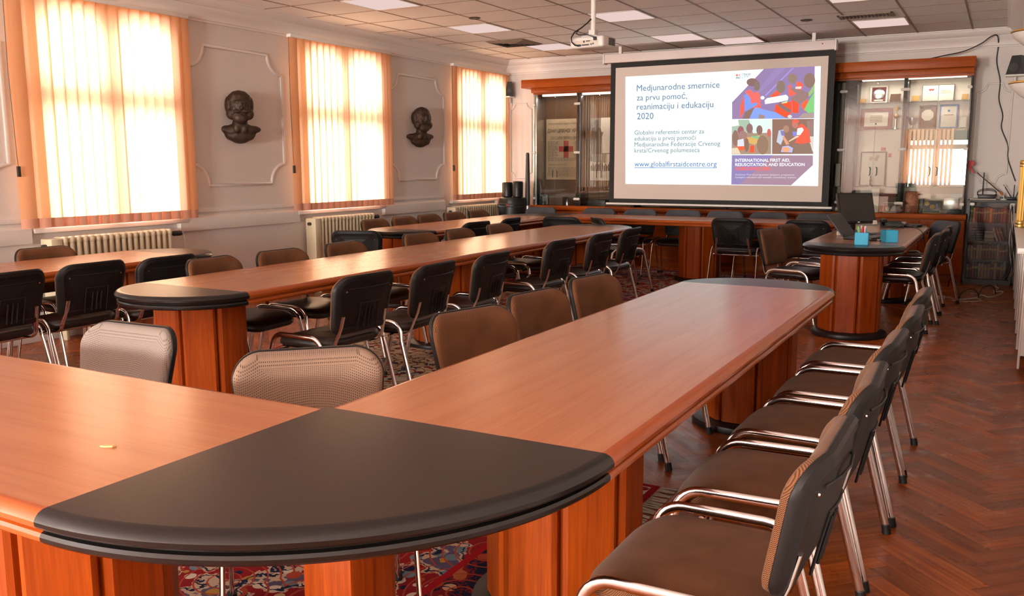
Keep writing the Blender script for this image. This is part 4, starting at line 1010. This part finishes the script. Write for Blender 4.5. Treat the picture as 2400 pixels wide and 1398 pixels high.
LAMPS = [(640, 41, 1, 'above the panel with the nearer bust'), (1033, 116, 1, 'near the top of the far blind'), (1350, 138, 1, 'below the projector, beside the screen case'), (2083, 91, 1, 'between the two ceiling grilles and the cabinet'),
         (1112, 43, 0, 'left of the projector'), (1890, 48, 0, 'left of the large grille')]
for px, py, on, wh in LAMPS:
    p = at(px, py, 2, ZC - .006)
    t = thing('downlight', ('lit' if on else 'unlit') + ' round ceiling spot ' + wh, 'downlight', (p.x, p.y, ZC), 0, 'recessed ceiling spots')
    MB().lathe([(.040, -.001), (.040, -.006), (.052, -.010), (.062, -.006), (.064, -.0005)], n=28).obj('ring', 'white' if on else 'bronze', t)
    MB().lathe([(.0, -.004), (.042, -.004), (.042, -.001), (0, -.001)], n=24).obj('lens', 'lamp' if on else 'dark', t)
    if on:
        d = bpy.data.lights.new('downlight_beam', 'SPOT'); d.energy = 26; d.spot_size = R(120); d.spot_blend = .7; d.shadow_soft_size = .04; d.color = (1, .96, .9)
        o = bpy.data.objects.new('downlight_beam', d); C.objects.link(o); o.location = (p.x, p.y, ZC - .03)
def grille(px, py, w, l, n, label, axis):
    p = at(px, py, 2, ZC); t = thing('air_vent', label, 'air vent', (p.x, p.y, ZC), 0, 'ceiling air vents')
    m = MB()
    for q in ((-w, w, -l, -l + .025), (-w, w, l - .025, l), (-w, -w + .025, -l, l), (w - .025, w, -l, l)): m.box(*q, -.012, -.0005, .002)
    m.obj('frame', 'tbar', t); MB().box(-w + .02, w - .02, -l + .02, l - .02, -.002, -.0005).obj('backing', 'black', t, smooth=False)
    m = MB()
    for i in range(n):
        x = -w + .035 + (2 * w - .07) * i / (n - 1); m.box(x - .006, x + .006, -l + .02, l - .02, -.011, -.002)
    m.obj('slats', 'tbar', t, smooth=False)
grille(2030, 36, .27, .13, 14, 'long slatted ceiling grille over the monitor table', 0)
grille(2195, 83, .17, .10, 14, 'short dark slatted grille in the ceiling corner above the trophy case', 0)
p = at(1205, 100, 2, ZC); t = thing('air_vent', 'square four-way ceiling air diffuser left of the projector', 'air vent', (p.x, p.y, ZC), 0, 'ceiling air vents')
MB().box(-.27, .27, -.27, .27, -.003, -.0005).obj('backing', 'black', t, smooth=False)
for k in range(4):
    m = MB()
    for r in (.26, .20, .14, .08):
        m.add([(-r, -r, -.004), (r, -r, -.004), (r - .03, -r + .035, -.022), (-r + .03, -r + .035, -.022)], [[0, 1, 2, 3]])
    v = m.obj('vane', 'tbar', t, smooth=False); v.rotation_euler = (0, 0, PI / 2 * k)

# ------------------------------------------------------------------ projector
PYY = 7.3; pc = at(1390, 101, 1, PYY)
t = thing('projector', 'white projector hanging from a ceiling pole in front of the screen', 'projector', tuple(pc), R(-6))
m = MB(); m.box(-.165, .165, -.12, .12, -.052, .045, .022, seg=4); m.obj('housing', 'white', t)
m = MB(); m.cyl((-.07, .12, 0), (-.07, .155, 0), .035, .032, 20); m.obj('lens', 'black', t)
MB().cyl((0, 0, .05), (0, 0, ZC - pc.z + .001), .022, n=16).obj('pole', 'white', t)
m = MB(); m.box(-.075, .075, -.075, .075, .044, .056, .003); m.box(-.03, .03, -.03, .03, .05, .11, .004); m.obj('mount', 'white', t)
m = MB(); [m.box(.16, .1665, -.02 + i * .014, -.012 + i * .014, -.03, .03) for i in range(8)]; m.obj('vent_slots', 'dark', t)
m = MB(); m.box(-.11, .12, -.1215, -.119, -.035, .012, .001); m.obj('connector_panel', 'offwhite', t)
m = MB()
for x, z, a, b in ((-.02, .0, .008, .008), (-.02, -.028, .022, .005), (.01, -.028, .02, .005), (.05, -.025, .006, .006), (.07, -.022, .006, .006), (.02, .003, .02, .004)): m.box(x - a, x + a, -.1235, -.121, z - b, z + b)
m.obj('sockets', 'dark', t)
m = MB(); m.tube([(-.01, -.022, .2), (-.03, -.05, .165), (-.07, -.09, .12), (-.115, -.125, .085), (-.13, -.15, .04), (-.125, -.15, .0), (-.10, -.14, -.025), (-.07, -.123, -.03)], .006, n=8)
m.tube([(-.01, -.022, .2), (-.03, -.06, .16), (-.075, -.11, .11), (-.09, -.14, .07), (-.05, -.15, .055), (.02, -.15, .055), (.07, -.14, .035), (.09, -.124, .02)], .0045, n=8)
m.box(.08, .105, -.14, -.12, .003, .032, .003); m.box(-.085, -.05, -.135, -.12, -.038, -.022, .003); m.obj('cables', 'cable', t)

# ------------------------------------------------------------------ loudspeakers on corner shelves
def speaker(x, z, label, s, tilt):
    p = thing('wall_shelf', 'small white corner shelf under the ' + label, 'shelf', (x, YB - .1, z)); MB().box(-.10 * s, .10 * s, -.10, .095, -.018, 0, .003).obj('board', 'white', p)
    m = MB(); m.box(-.008, .008, .03, .095, -.09, -.018, .002); m.box(-.008, .008, .08, .095, -.14, -.018, .002); m.obj('bracket', 'white', p)
    t = thing('loudspeaker', label, 'loudspeaker', (x, YB - .1, z + .001), R(tilt))
    m = MB(); m.prism([(-.085 * s, 0), (.085 * s, 0), (.065 * s, .21), (-.03 * s, .21)], -.07, .07, f=lambda a, b, c: (a, c, b)); m.obj('cabinet', 'black', t, angle=30)
    m = MB(); m.lathe([(0, .0), (.045 * s, .0), (.05 * s, .006), (.0, .004)], n=20); d = m.obj('driver', 'dark', t); d.rotation_euler = (R(90), 0, 0); d.location = (0, -.07, .08)
sp = at(1204, 226, 1, YB - .1); speaker(-6.60, sp.z, 'black loudspeaker in the window-side corner', .7, 30)
sp = at(2376, 176, 1, YB - .1); speaker(sp.x + .02, sp.z, 'black loudspeaker in the aisle-side corner', 1.0, -20)

# ------------------------------------------------------------------ bags in the far window corner
b0 = at(1201, 462, 1, 11.35)
t = thing('equipment_bag', 'big round black equipment bag standing in the window-side corner', 'bag', (b0.x, 11.35, 0))
MB().lathe([(.17, 0), (.195, .015), (.20, .05), (.202, b0.z - .06), (.19, b0.z - .015), (.16, b0.z)], n=32).obj('body', 'black', t)
for z in (b0.z - .10, b0.z - .14): MB().lathe([(.203, z), (.207, z + .006), (.203, z + .012)], n=32).obj('zip', 'dark', t)
MB().box(.01, .06, -.208, -.198, b0.z - .12, b0.z - .10, .002).obj('badge', 'redcross', t)
for dx, lb, hh in ((-.085, 'left one of two short black tube bags standing on the round bag', .21), (.085, 'right one of two short black tube bags standing on the round bag', .225)):
    m = MB(); m.lathe([(.06, 0), (.078, .008), (.08, hh - .02), (.07, hh), (0, hh + .004)], (b0.x + dx, 11.35, b0.z + .001), 24); tag(m.obj('tube_bag', 'black'), lb, 'bag', 'tube bags')
p0 = at(1238, 358, 1, 11.47); t = thing('tripod_bag', 'tall slim black tripod bag leaning in the corner by the display case', 'bag', (p0.x - .01, 11.47, 0))
m = MB(); m.lathe([(.03, .0), (.036, .02), (.037, .9), (.034, 1.2), (.026, p0.z - .01), (.012, p0.z)], n=16); m.obj('sleeve', 'dark', t)
MB().lathe([(.038, .72), (.040, .73), (.040, .80), (.038, .81)], n=16).obj('band', 'steel', t)

# ------------------------------------------------------------------ things on the monitor table
def T(px, py): p = at(px, py, 2, TZ); return p.x, p.y
x, y = T(2036, 545)
t = thing('monitor', 'black flat monitor turned to the aisle on the far table', 'monitor', (x - .13, y + .02, TZ + .001), R(42))
MB().lathe([(.095, 0), (.10, .006), (.08, .012), (.03, .02)], n=28).obj('base', 'black', t)
MB().box(-.022, .022, .02, .05, .01, .20, .004).obj('stand', 'black', t)
s = MB(); s.box(-.19, .19, -.016, .02, -.15, .15, .006); so = s.obj('housing', 'black', t); so.location = (0, 0, .225); so.rotation_euler = (R(-17), 0, 0)
g = MB(); g.box(-.178, .178, -.0175, -.0155, -.13, .138); g.obj('screen', 'dark', so, smooth=False)
g = MB(); g.box(-.012, .012, -.018, -.0165, -.146, -.136); g.obj('logo_badge', 'white', so, smooth=False)
m = MB(); m.box(.155, .20, -.02, .0, -.165, -.125, .004); m.obj('webcam', 'offwhite', so)
x, y = T(2008, 560)
t = thing('laptop', 'open black laptop standing left of the monitor, lid tilted far back', 'laptop', (x + .05, y + .03, TZ + .001), R(80))
MB().box(-.17, .17, -.12, .12, 0, .022, .005).obj('base', 'black', t)
m = MB(); [m.box(-.15 + i * .025, -.13 + i * .025, -.03 + r * .026, -.01 + r * .026, .0215, .0235) for i in range(12) for r in range(5)]; m.obj('keyboard', 'dark', t, smooth=False)
l = MB(); l.box(-.17, .17, -.004, .006, 0, .24, .003); lo = l.obj('lid', 'dark', t); lo.location = (0, .122, .02); lo.rotation_euler = (R(-38), 0, 0)
MB().box(-.155, .155, -.0052, -.0038, .018, .225).obj('screen', 'black', lo, smooth=False)
M['cupblue'] = plain('sky_blue_paper', '#3fb0d6', .6, noise=.05, nscale=60)
def cup_box(px, py, label, rz, filled):
    x, y = T(px, py); t = thing('pen_holder', label, 'pen holder', (x, y, TZ + .001), R(rz), 'blue pen holders'); w = .052; h = .10; m = MB()
    for q in ((-w, w, -w, -w + .003), (-w, w, w - .003, w), (-w, -w + .003, -w, w), (w - .003, w, -w, w)): m.box(*q, 0, h)
    m.box(-w, w, -w, w, 0, .003); m.obj('box', 'cupblue', t, smooth=False)
    return x, y
cx, cy = cup_box(2019, 574, 'square sky-blue pen holder full of pens beside the monitor', 4, 1)
ex, ey = cup_box(2083, 568, 'square sky-blue empty pen holder nearer the aisle edge of the table', 28, 0)
PENS = [(-.03, .0, '#57c02c', 'green highlighter standing in the full blue pen holder', .011, .075), (-.01, .02, '#d8cbbf', 'white marker at the back of the full blue pen holder', .009, .085), (.005, -.01, '#c01818', 'red-capped marker in the middle of the full blue pen holder', .009, .07),
        (.02, .01, '#e0d2c4', 'pale marker leaning right in the full blue pen holder', .009, .08), (.032, -.005, '#8c7fa8', 'lilac pen at the right edge of the full blue pen holder', .006, .075), (.0, .03, '#b06a4a', 'brown pencil sticking highest out of the full blue pen holder', .004, .10), (-.022, -.02, '#9a9490', 'grey pen beside the green highlighter in the full blue pen holder', .006, .065)]
for dx, dy, c_, lb, r, h in PENS:
    m = MB(); a = Vector((cx + dx * .5, cy + dy * .5, TZ + .006)); b = Vector((cx + dx, cy + dy, TZ + .10 + h * .65)); m.cyl(a, b - (b - a) * .12, r, n=10); m.cyl(b - (b - a) * .12, b, r * .9, r * .6, 10)
    tag(m.obj('marker', plain('pen_' + c_, c_, .4)), lb, 'marker', 'pens in the blue holder')
LOOSE = [(2042, 556, 2062, 554, '#4a2a2c', .008, 'dark marker with a red end lying between the blue pen holders', '#c01818'), (2040, 566, 2062, 565, '#201c20', .007, 'black marker lying in front between the blue pen holders', '#d8cbbf'), (2062, 567, 2085, 567, '#2a2a72', .007, 'dark blue marker lying before the empty blue pen holder', '#1a1a1a'), (1992, 562, 2003, 558, '#5a2030', .006, 'small dark red marker left of the full blue pen holder', '#2a2a2a')]
for x0, y0, x1, y1, c_, r, lb, c2 in LOOSE:
    a, b = T(x0, y0), T(x1, y1); m = MB(); A = Vector((*a, TZ + r + .001)); B = Vector((*b, TZ + r + .001)); m.cyl(A, A + (B - A) * .65, r, n=10, mi=0); m.cyl(A + (B - A) * .65, B, r * 1.05, n=10, mi=1)
    tag(m.obj('marker', [plain('pen_' + lb[:12], c_, .4), plain('cap_' + lb[:12], c2, .4)]), lb, 'marker', 'pens lying on the monitor table')
a = T(1962, 553); b = T(1998, 553); m = MB(); m.tube([(a[0], a[1], TZ + .022), (b[0], b[1], TZ + .022)], .02, n=14); tag(m.obj('paper_roll', 'paper'), 'rolled cream paper lying left of the laptop', 'paper roll')
x, y = T(1976, 537); m = MB(); m.ell((x, y, TZ + .012), (.07, .035, .011)); tag(m.obj('mouse', 'white'), 'flat white mouse at the left edge of the monitor table', 'mouse')
x, y = T(2090, 533); t = thing('desk_phone', 'black desk phone behind the monitor on the aisle table', 'telephone', (x, y, TZ + .001), R(15)); m = MB(); m.prism([(-.1, 0), (.1, 0), (.1, .02), (-.1, .06)], -.1, .1, f=lambda a, b, c: (c, -a, b)); m.obj('body', 'black', t, angle=20); m = MB(); m.box(-.11, -.06, -.1, .1, .05, .085, .012, seg=3); m.obj('handset', 'black', t)
x, y = T(2118, 531); t = thing('closed_laptop', 'closed black laptop near the far aisle corner of the monitor table', 'laptop', (x, y, TZ + .001), R(-8)); MB().box(-.16, .16, -.11, .11, 0, .024, .006).obj('case', 'black', t)
m = MB(); m.box(x - .16, x + .02, y - .07, y + .07, TZ + .0265, TZ + .045, .004); tag(m.obj('notebook', 'paper'), 'pale notebook lying on the closed black laptop', 'notebook')
x, y = T(2062, 551); t = thing('keyboard', 'dark keyboard lying right of the laptop on the aisle table', 'keyboard', (x, y, TZ + .001), R(70)); MB().box(-.18, .18, -.065, .065, 0, .016, .004).obj('case', 'black', t); m = MB(); [m.box(-.165 + i * .0235, -.147 + i * .0235, -.05 + r * .023, -.032 + r * .023, .0155, .0185) for i in range(14) for r in range(4)]; m.obj('keys', 'dark', t, smooth=False)
P = [(*T(2075, 546), TZ + .006), (*T(2100, 541), TZ + .03), (*T(2125, 538), TZ + .05), (*T(2143, 541), TZ + .035)]; q = T(2152, 547); P += [(-.655, q[1], TZ + .012), (-.632, q[1] - .02, TZ - .05), (-.60, q[1] - .03, .45), (-.60, q[1] - .05, .2), (-.55, q[1] - .1, .006), (-.45, q[1], .006)]
def smooth_path(P, n=6):
    P = [Vector(p) for p in P]; out = []
    for i in range(len(P) - 1):
        p0, p1, p2, p3 = P[max(i - 1, 0)], P[i], P[i + 1], P[min(i + 2, len(P) - 1)]
        for k in range(n):
            t = k / n; out.append(.5 * ((2 * p1) + (p2 - p0) * t + (2 * p0 - 5 * p1 + 4 * p2 - p3) * t * t + (3 * p1 - p0 - 3 * p2 + p3) * t ** 3))
    return out + [P[-1]]
def cable(pts, r, mat, label, name='cable', group=None):
    m = MB(); m.tube(smooth_path(pts), r, n=7); return tag(m.obj(name, mat, angle=80), label, 'cable', group)
cable(P, .004, 'cable', 'black cable hanging over the aisle edge of the monitor table')
x, y = T(1950, 545); cable([(*T(1985, 533), TZ + .004), (*T(1968, 537), TZ + .05), (x, y, TZ + .006)], .004, 'cable', 'short dark cable looping at the left edge of the monitor table')
x, y = T(254, 1048); m = MB(); m.prism([(-.018, -.004), (-.006, -.008), (.012, -.006), (.018, .002), (.006, .006), (-.010, .006)], 0, .004); o = m.obj('wood_chip', plain('pale_wood_chip', '#e6bf83', .6)); o.location = (x, y, TZ + .0005); o.rotation_euler = (0, 0, .5); tag(o, 'tiny pale wood chip lying on the near left table top', 'wood chip')

# ------------------------------------------------------------------ dark bookcase by the wall cabinet
BX0, BX1, BY0, BY1, BZ = -.36, .13, 11.64, 11.93, .985
t = thing('bookcase', 'narrow dark glass-fronted bookcase in the aisle-side corner', 'bookcase', (0, 0, 0)); M['bcase'] = plain('dark_stained_wood', '#2c211b', .45, noise=.2, nscale=20)
m = MB(); m.box(BX0, BX0 + .02, BY0, BY1, 0, BZ); m.box(BX1 - .02, BX1, BY0, BY1, 0, BZ); m.box(BX0 - .008, BX1 + .008, BY0 - .01, BY1, BZ - .022, BZ, .003); m.box(BX0, BX1, BY1 - .012, BY1, 0, BZ); m.box(BX0, BX1, BY0 + .01, BY1, 0, .06); m.obj('case', 'bcase', t, smooth=False)
SH = [.062, .29, .51, .72]
for z in SH[1:]: MB().box(BX0 + .02, BX1 - .02, BY0 + .02, BY1 - .012, z - .014, z).obj('shelf', 'bcase', t, smooth=False)
g = MB().box(BX0 + .012, BX1 - .012, BY0 + .002, BY0 + .006, .07, BZ - .03).obj('glass_door', 'glass_dim', t, smooth=False)
for x in (BX0 + .04, BX1 - .04): clip(t, x, BY0 + .002, BZ - .05, .05)
PAL = {'row': [('rust', '#8a3a1c'), ('brown', '#5c3420'), ('dark red', '#6e1f1a'), ('orange', '#b25a20'), ('tan', '#a07a52'), ('black', '#1d1a19')], 'low': [('brown', '#4a3020'), ('grey', '#5f5850'), ('dark red', '#55201a'), ('tan', '#7d6648'), ('black', '#1a1817')]}
BM = {}; M['spine_print'] = plain('dull_spine_print', '#8a6a3c', .6)
def book(x, z, wd, h, dp, cn, col, label, group, lean=0):
    key = 'book_' + col
    if key not in BM: BM[key] = plain(key, col, .6)
    t = thing('book', label, 'book', (x + wd / 2, BY0 + .03, z + .0008), 0, group); m = MB(); m.box(-wd / 2, wd / 2, 0, dp, 0, h, .0015); m.obj('cover', BM[key], t); MB().box(-wd / 2 + .002, wd / 2 - .002, .006, dp + .002, .003, h + .0005).obj('pages', 'paper', t, smooth=False)
    MB().box(-wd / 2 - .0003, wd / 2 + .0003, -.0006, .001, h * .62, h * .74).obj('spine_label', 'spine_print', t, smooth=False)
    if lean: t.rotation_euler = (0, R(lean), 0)
for zi, nm, pal in ((3, 'top', 'row'), (1, 'third', 'low'), (0, 'bottom', 'low')):
    x = BX0 + .026; i = 0
    if zi == 3: book(x, SH[3], .03, .20, .17, 'green', '#1f4a2a', 'green book at the left end of the top shelf of the bookcase', 'books on the top shelf of the bookcase'); x += .032
    while x < BX1 - .06 and i < 20:
        wd = random.uniform(.020, .030) if zi == 3 else random.uniform(.024, .034); cn, col = random.choice(PAL[pal]); h = {3: .19, 1: .175, 0: .19}[zi] + random.uniform(-.03, .012)
        book(x, SH[zi], wd, h, .17, cn, col, '%s book, %s from the left on the %s shelf of the bookcase' % (cn, ordinal(i + (1 if zi == 3 else 0)), nm), 'books on the %s shelf of the bookcase' % nm); x += wd + .0015; i += 1
for i in range(5): 
    for j in range(2):
        m = MB(); m.box(BX0 + .03 + j * .075, BX0 + .10 + j * .075, BY0 + .03, BY0 + .15, SH[2] + .001 + i * .03, SH[2] + .028 + i * .03, .002); tag(m.obj('cassette_box', 'black'), 'black cassette box, %s from the bottom in the %s stack in the bookcase' % (ordinal(i), ('left', 'right')[j]), 'cassette box', 'cassette boxes in the bookcase')
for i in range(6):
    m = MB(); m.box(BX0 + .19 + random.uniform(-.005, .005), BX0 + .29, BY0 + .03, BY0 + .17, SH[2] + .001 + i * .019, SH[2] + .0185 + i * .019, .0015); tag(m.obj('booklet', plain('booklet_%d' % i, ('#8a7a62', '#6f6252', '#9a8a70')[i % 3], .7)), 'flat booklet, %s from the bottom of the pile in the bookcase' % ordinal(i), 'booklet', 'booklet pile in the bookcase')
for i, c_ in enumerate(('#9a8a72', '#8a4a2c', '#5a3a28')): book(BX0 + .315 + i * .034, SH[2], .022, .16, .13, '', c_, ('tan', 'rust', 'brown')[i] + ' leaning book at the right end of the second shelf of the bookcase', 'leaning books in the bookcase', -20)
# things on the bookcase
m = MB(); m.tube(smooth_path([(BX0 + .02, BY0 + .05, BZ + .006), (-.25, BY0 + .04, BZ + .012), (-.12, BY0 + .05, BZ + .008)], 6), .02, .005, up=(0, 0, 1), n=10); 
tag(MB().box(BX0 + .01, -.08, BY0 + .02, BY0 + .2, BZ + .001, BZ + .012, .004).obj('paper_pile', 'paper'), 'flat pile of papers on the bookcase under the router', 'papers')
t = thing('router', 'black router with one upright aerial on the bookcase', 'router', (-.18, BY0 + .13, BZ + .013)); MB().box(-.09, .09, -.06, .06, 0, .045, .008).obj('case', 'black', t); MB().cyl((-.045, .05, .03), (-.045, .05, .30), .007, .006).obj('aerial', 'black', t)
m = MB(); [m.tube([(.10 * math.cos(a) , -.02 + .02 * math.sin(a * 2), .05 + .045 * math.sin(a) + .01 * k) for a in [2 * PI * i / 20 for i in range(20)]], .003, n=5, closed=True) for k in range(3)]; m.obj('coiled_lead', 'cable', t, angle=80)
t = thing('router', 'small black router with three short splayed aerials at the right end of the bookcase top', 'router', (.055, BY0 + .17, BZ + .001)); MB().box(-.10, .07, -.05, .05, 0, .03, .006).obj('case', 'black', t)
for i, (dx, tx) in enumerate(((.02, -.09), (.04, .0), (.06, .05))): MB().cyl((dx, .04, .02), (dx + tx, .04, .17), .006, .005).obj('aerial', 'black', t)
t = thing('table_aerial', 'thin white aerial on a round foot on the bookcase', 'aerial', (-.005, BY0 + .05, BZ + .001)); MB().lathe([(.035, 0), (.033, .008), (.008, .014)], n=20).obj('foot', 'white', t); MB().cyl((0, 0, .01), (0, 0, .24), .004, .002).obj('rod', 'white', t)
a = at(2290, 405, 1, 11.80); b = at(2358, 463, 1, 11.86); t = thing('pointer_stick', 'thin wooden pointer stick with a red tip leaning across the corner above the bookcase', 'pointer stick', (0, 0, 0)); MB().cyl(a, b, .006, .006, 8).obj('stick', 'plaque_brown', t)
m = MB(); p = at(2280, 393, 1, 11.80); m.prism([(-.05, .08), (-.01, .085), (.02, .05), (-.015, 0), (.03, -.07), (.015, -.075), (-.06, .0)], -.006, .006, f=lambda x_, z_, y_: (p.x + x_, p.y + y_, p.z + z_)); m.obj('tip', 'red', t, smooth=False)
MB().cyl(a + (b - a) * .80, a + (b - a) * .90, .012, n=10).obj('grip', plain('orange_grip', '#c06a20', .5), t)

# ------------------------------------------------------------------ cables
cw = lambda px, py, d=.012: tuple(at(px, py, 1, YB - d))
cable([tuple(at(2182, 137, 1, 11.70)), tuple(at(2215, 130, 1, 11.74)), tuple(at(2260, 120, 1, 11.77)), tuple(at(2300, 102, 1, 11.78)), tuple(at(2322, 86, 1, 11.765)), tuple(at(2337, 83, 1, 11.765)), cw(2340, 105, .03), cw(2336, 145), cw(2344, 190), cw(2341, 232), cw(2350, 270), cw(2347, 300), cw(2362, 340), cw(2362, 370), cw(2371, 400), cw(2380, 425)], .0065, 'cable', 'long black cable wavering down the back wall from the ceiling corner')
fl_ = lambda px, py, z=.006: tuple(at(px, py, 2, z))
def loop(px0, py0, px1, py1, hpx, label):
    a = Vector(fl_(px0, py0)); b = Vector(fl_(px1, py1)); h = hpx * a.length / 2076; P = [a + (b - a) * (.5 - .5 * math.cos(PI * i / 10)) + Vector((0, 0, h * math.sin(PI * i / 10))) for i in range(11)]
    cable(P, .006, 'cable', label, group='black cable loops on the floor')
loop(2222, 672, 2249, 700, 26, 'black cable arching beside the aisle chairs, first from the left of the floor loops')
loop(2245, 706, 2293, 698, 22, 'wide black cable loop in the middle of the floor tangle')
loop(2293, 698, 2333, 690, 22, 'black cable loop nearer the bookcase in the floor tangle')
cable([fl_(2190, 700), fl_(2215, 697), fl_(2250, 702), fl_(2285, 699), fl_(2300, 692), fl_(2320, 697), fl_(2345, 690), fl_(2350, 684), fl_(2330, 683), fl_(2340, 676), fl_(2333, 668), fl_(2348, 640)], .006, 'whitecable', 'white cable winding across the floor to the bookcase')
cable([fl_(2232, 704), fl_(2262, 707), fl_(2298, 706), fl_(2290, 700), fl_(2258, 703)], .004, 'whitecable', 'cream cable loop lying before the black loops')
cable([fl_(2300, 707), fl_(2340, 709), fl_(2375, 708)], .003, plain('yellow_cable', '#a8843c', .5), 'thin yellowish cable running straight to the right wall')
m = MB(); p = fl_(2180, 700, 0); m.box(p[0] - .06, p[0] + .14, p[1] - .03, p[1] + .03, .001, .035, .006); tag(m.obj('power_strip', 'offwhite'), 'white power strip on the floor behind the aisle chairs', 'power strip')
for i, (x0, r, mt, lb) in enumerate(((2368, .006, 'whitecable', 'thick white cable hanging beside the bookcase'), (2374, .005, 'whitecable', 'second white cable hanging close to the right wall'), (2362, .005, 'cable', 'black cable hanging at the right edge of the bookcase'), (2371, .004, 'cable', 'thin black cable hanging behind the white ones'))):
    P = [tuple(at(x0 + 3 * math.sin(k * 1.3 + i), 480 + k * 26, 1, 11.5 - .01 * i)) for k in range(7)] + [fl_(x0 - 12 - 4 * i, 664)]
    P = [(min(a_, .15), b_, max(c_, .006)) for a_, b_, c_ in P]; cable(P, r, mt, lb, group='cables hanging by the bookcase')

# ------------------------------------------------------------------ gilt column and sconces at the right wall
p = at(2388, 520, 2, .851)
t = thing('gilt_column', 'small gilt fluted double column standing on the sill at the right picture edge', 'column', (.165, 8.9, .851))
m = MB()
for dx in (-.028, .03):
    for i in range(8): a = 2 * PI * i / 8; m.cyl((dx + .024 * math.cos(a), .024 * math.sin(a), .06), (dx + .024 * math.cos(a), .024 * math.sin(a), .52), .010, n=8)
    m.cyl((dx, 0, .05), (dx, 0, .53), .026, n=14)
m.obj('shaft', 'gold', t)
for nm, z in (('foot', 0), ('capital', .52)):
    m = MB(); [m.lathe([(.036, z), (.04, z + .012), (.036, z + .024), (.04, z + .034), (.04, z + .046), (.034, z + .058)], (dx, 0, 0), 18) for dx in (-.028, .03)]; m.obj(nm, 'gold', t)
def sconce(px, py, label):
    q = at(px, py, 1, 8.2); t = thing('wall_sconce', label, 'wall lamp', (.16, 8.2, q.z), 0, 'gilt rimmed bowl sconces'); r = .16 - q.x
    MB().lathe([(.02, -.13), (.06, -.125), (r * .6, -.085), (r * .9, -.03), (r * .97, 0), (r * .85, 0), (r * .5, -.06), (0, -.1)], n=32).obj('bowl', 'white', t)
    MB().lathe([(r * .95, 0), (r, .006), (r, .016), (r * .93, .02), (r * .86, .006)], n=32).obj('rim', 'gold', t)
    MB().box(.02, XR - .16 + .001, -.03, .03, -.10, -.06, .004).obj('arm', 'white', t)
sconce(2368, 80, 'upper white bowl wall lamp with a gilt rim at the right picture edge'); sconce(2362, 199, 'lower white bowl wall lamp with a gilt rim at the right picture edge')
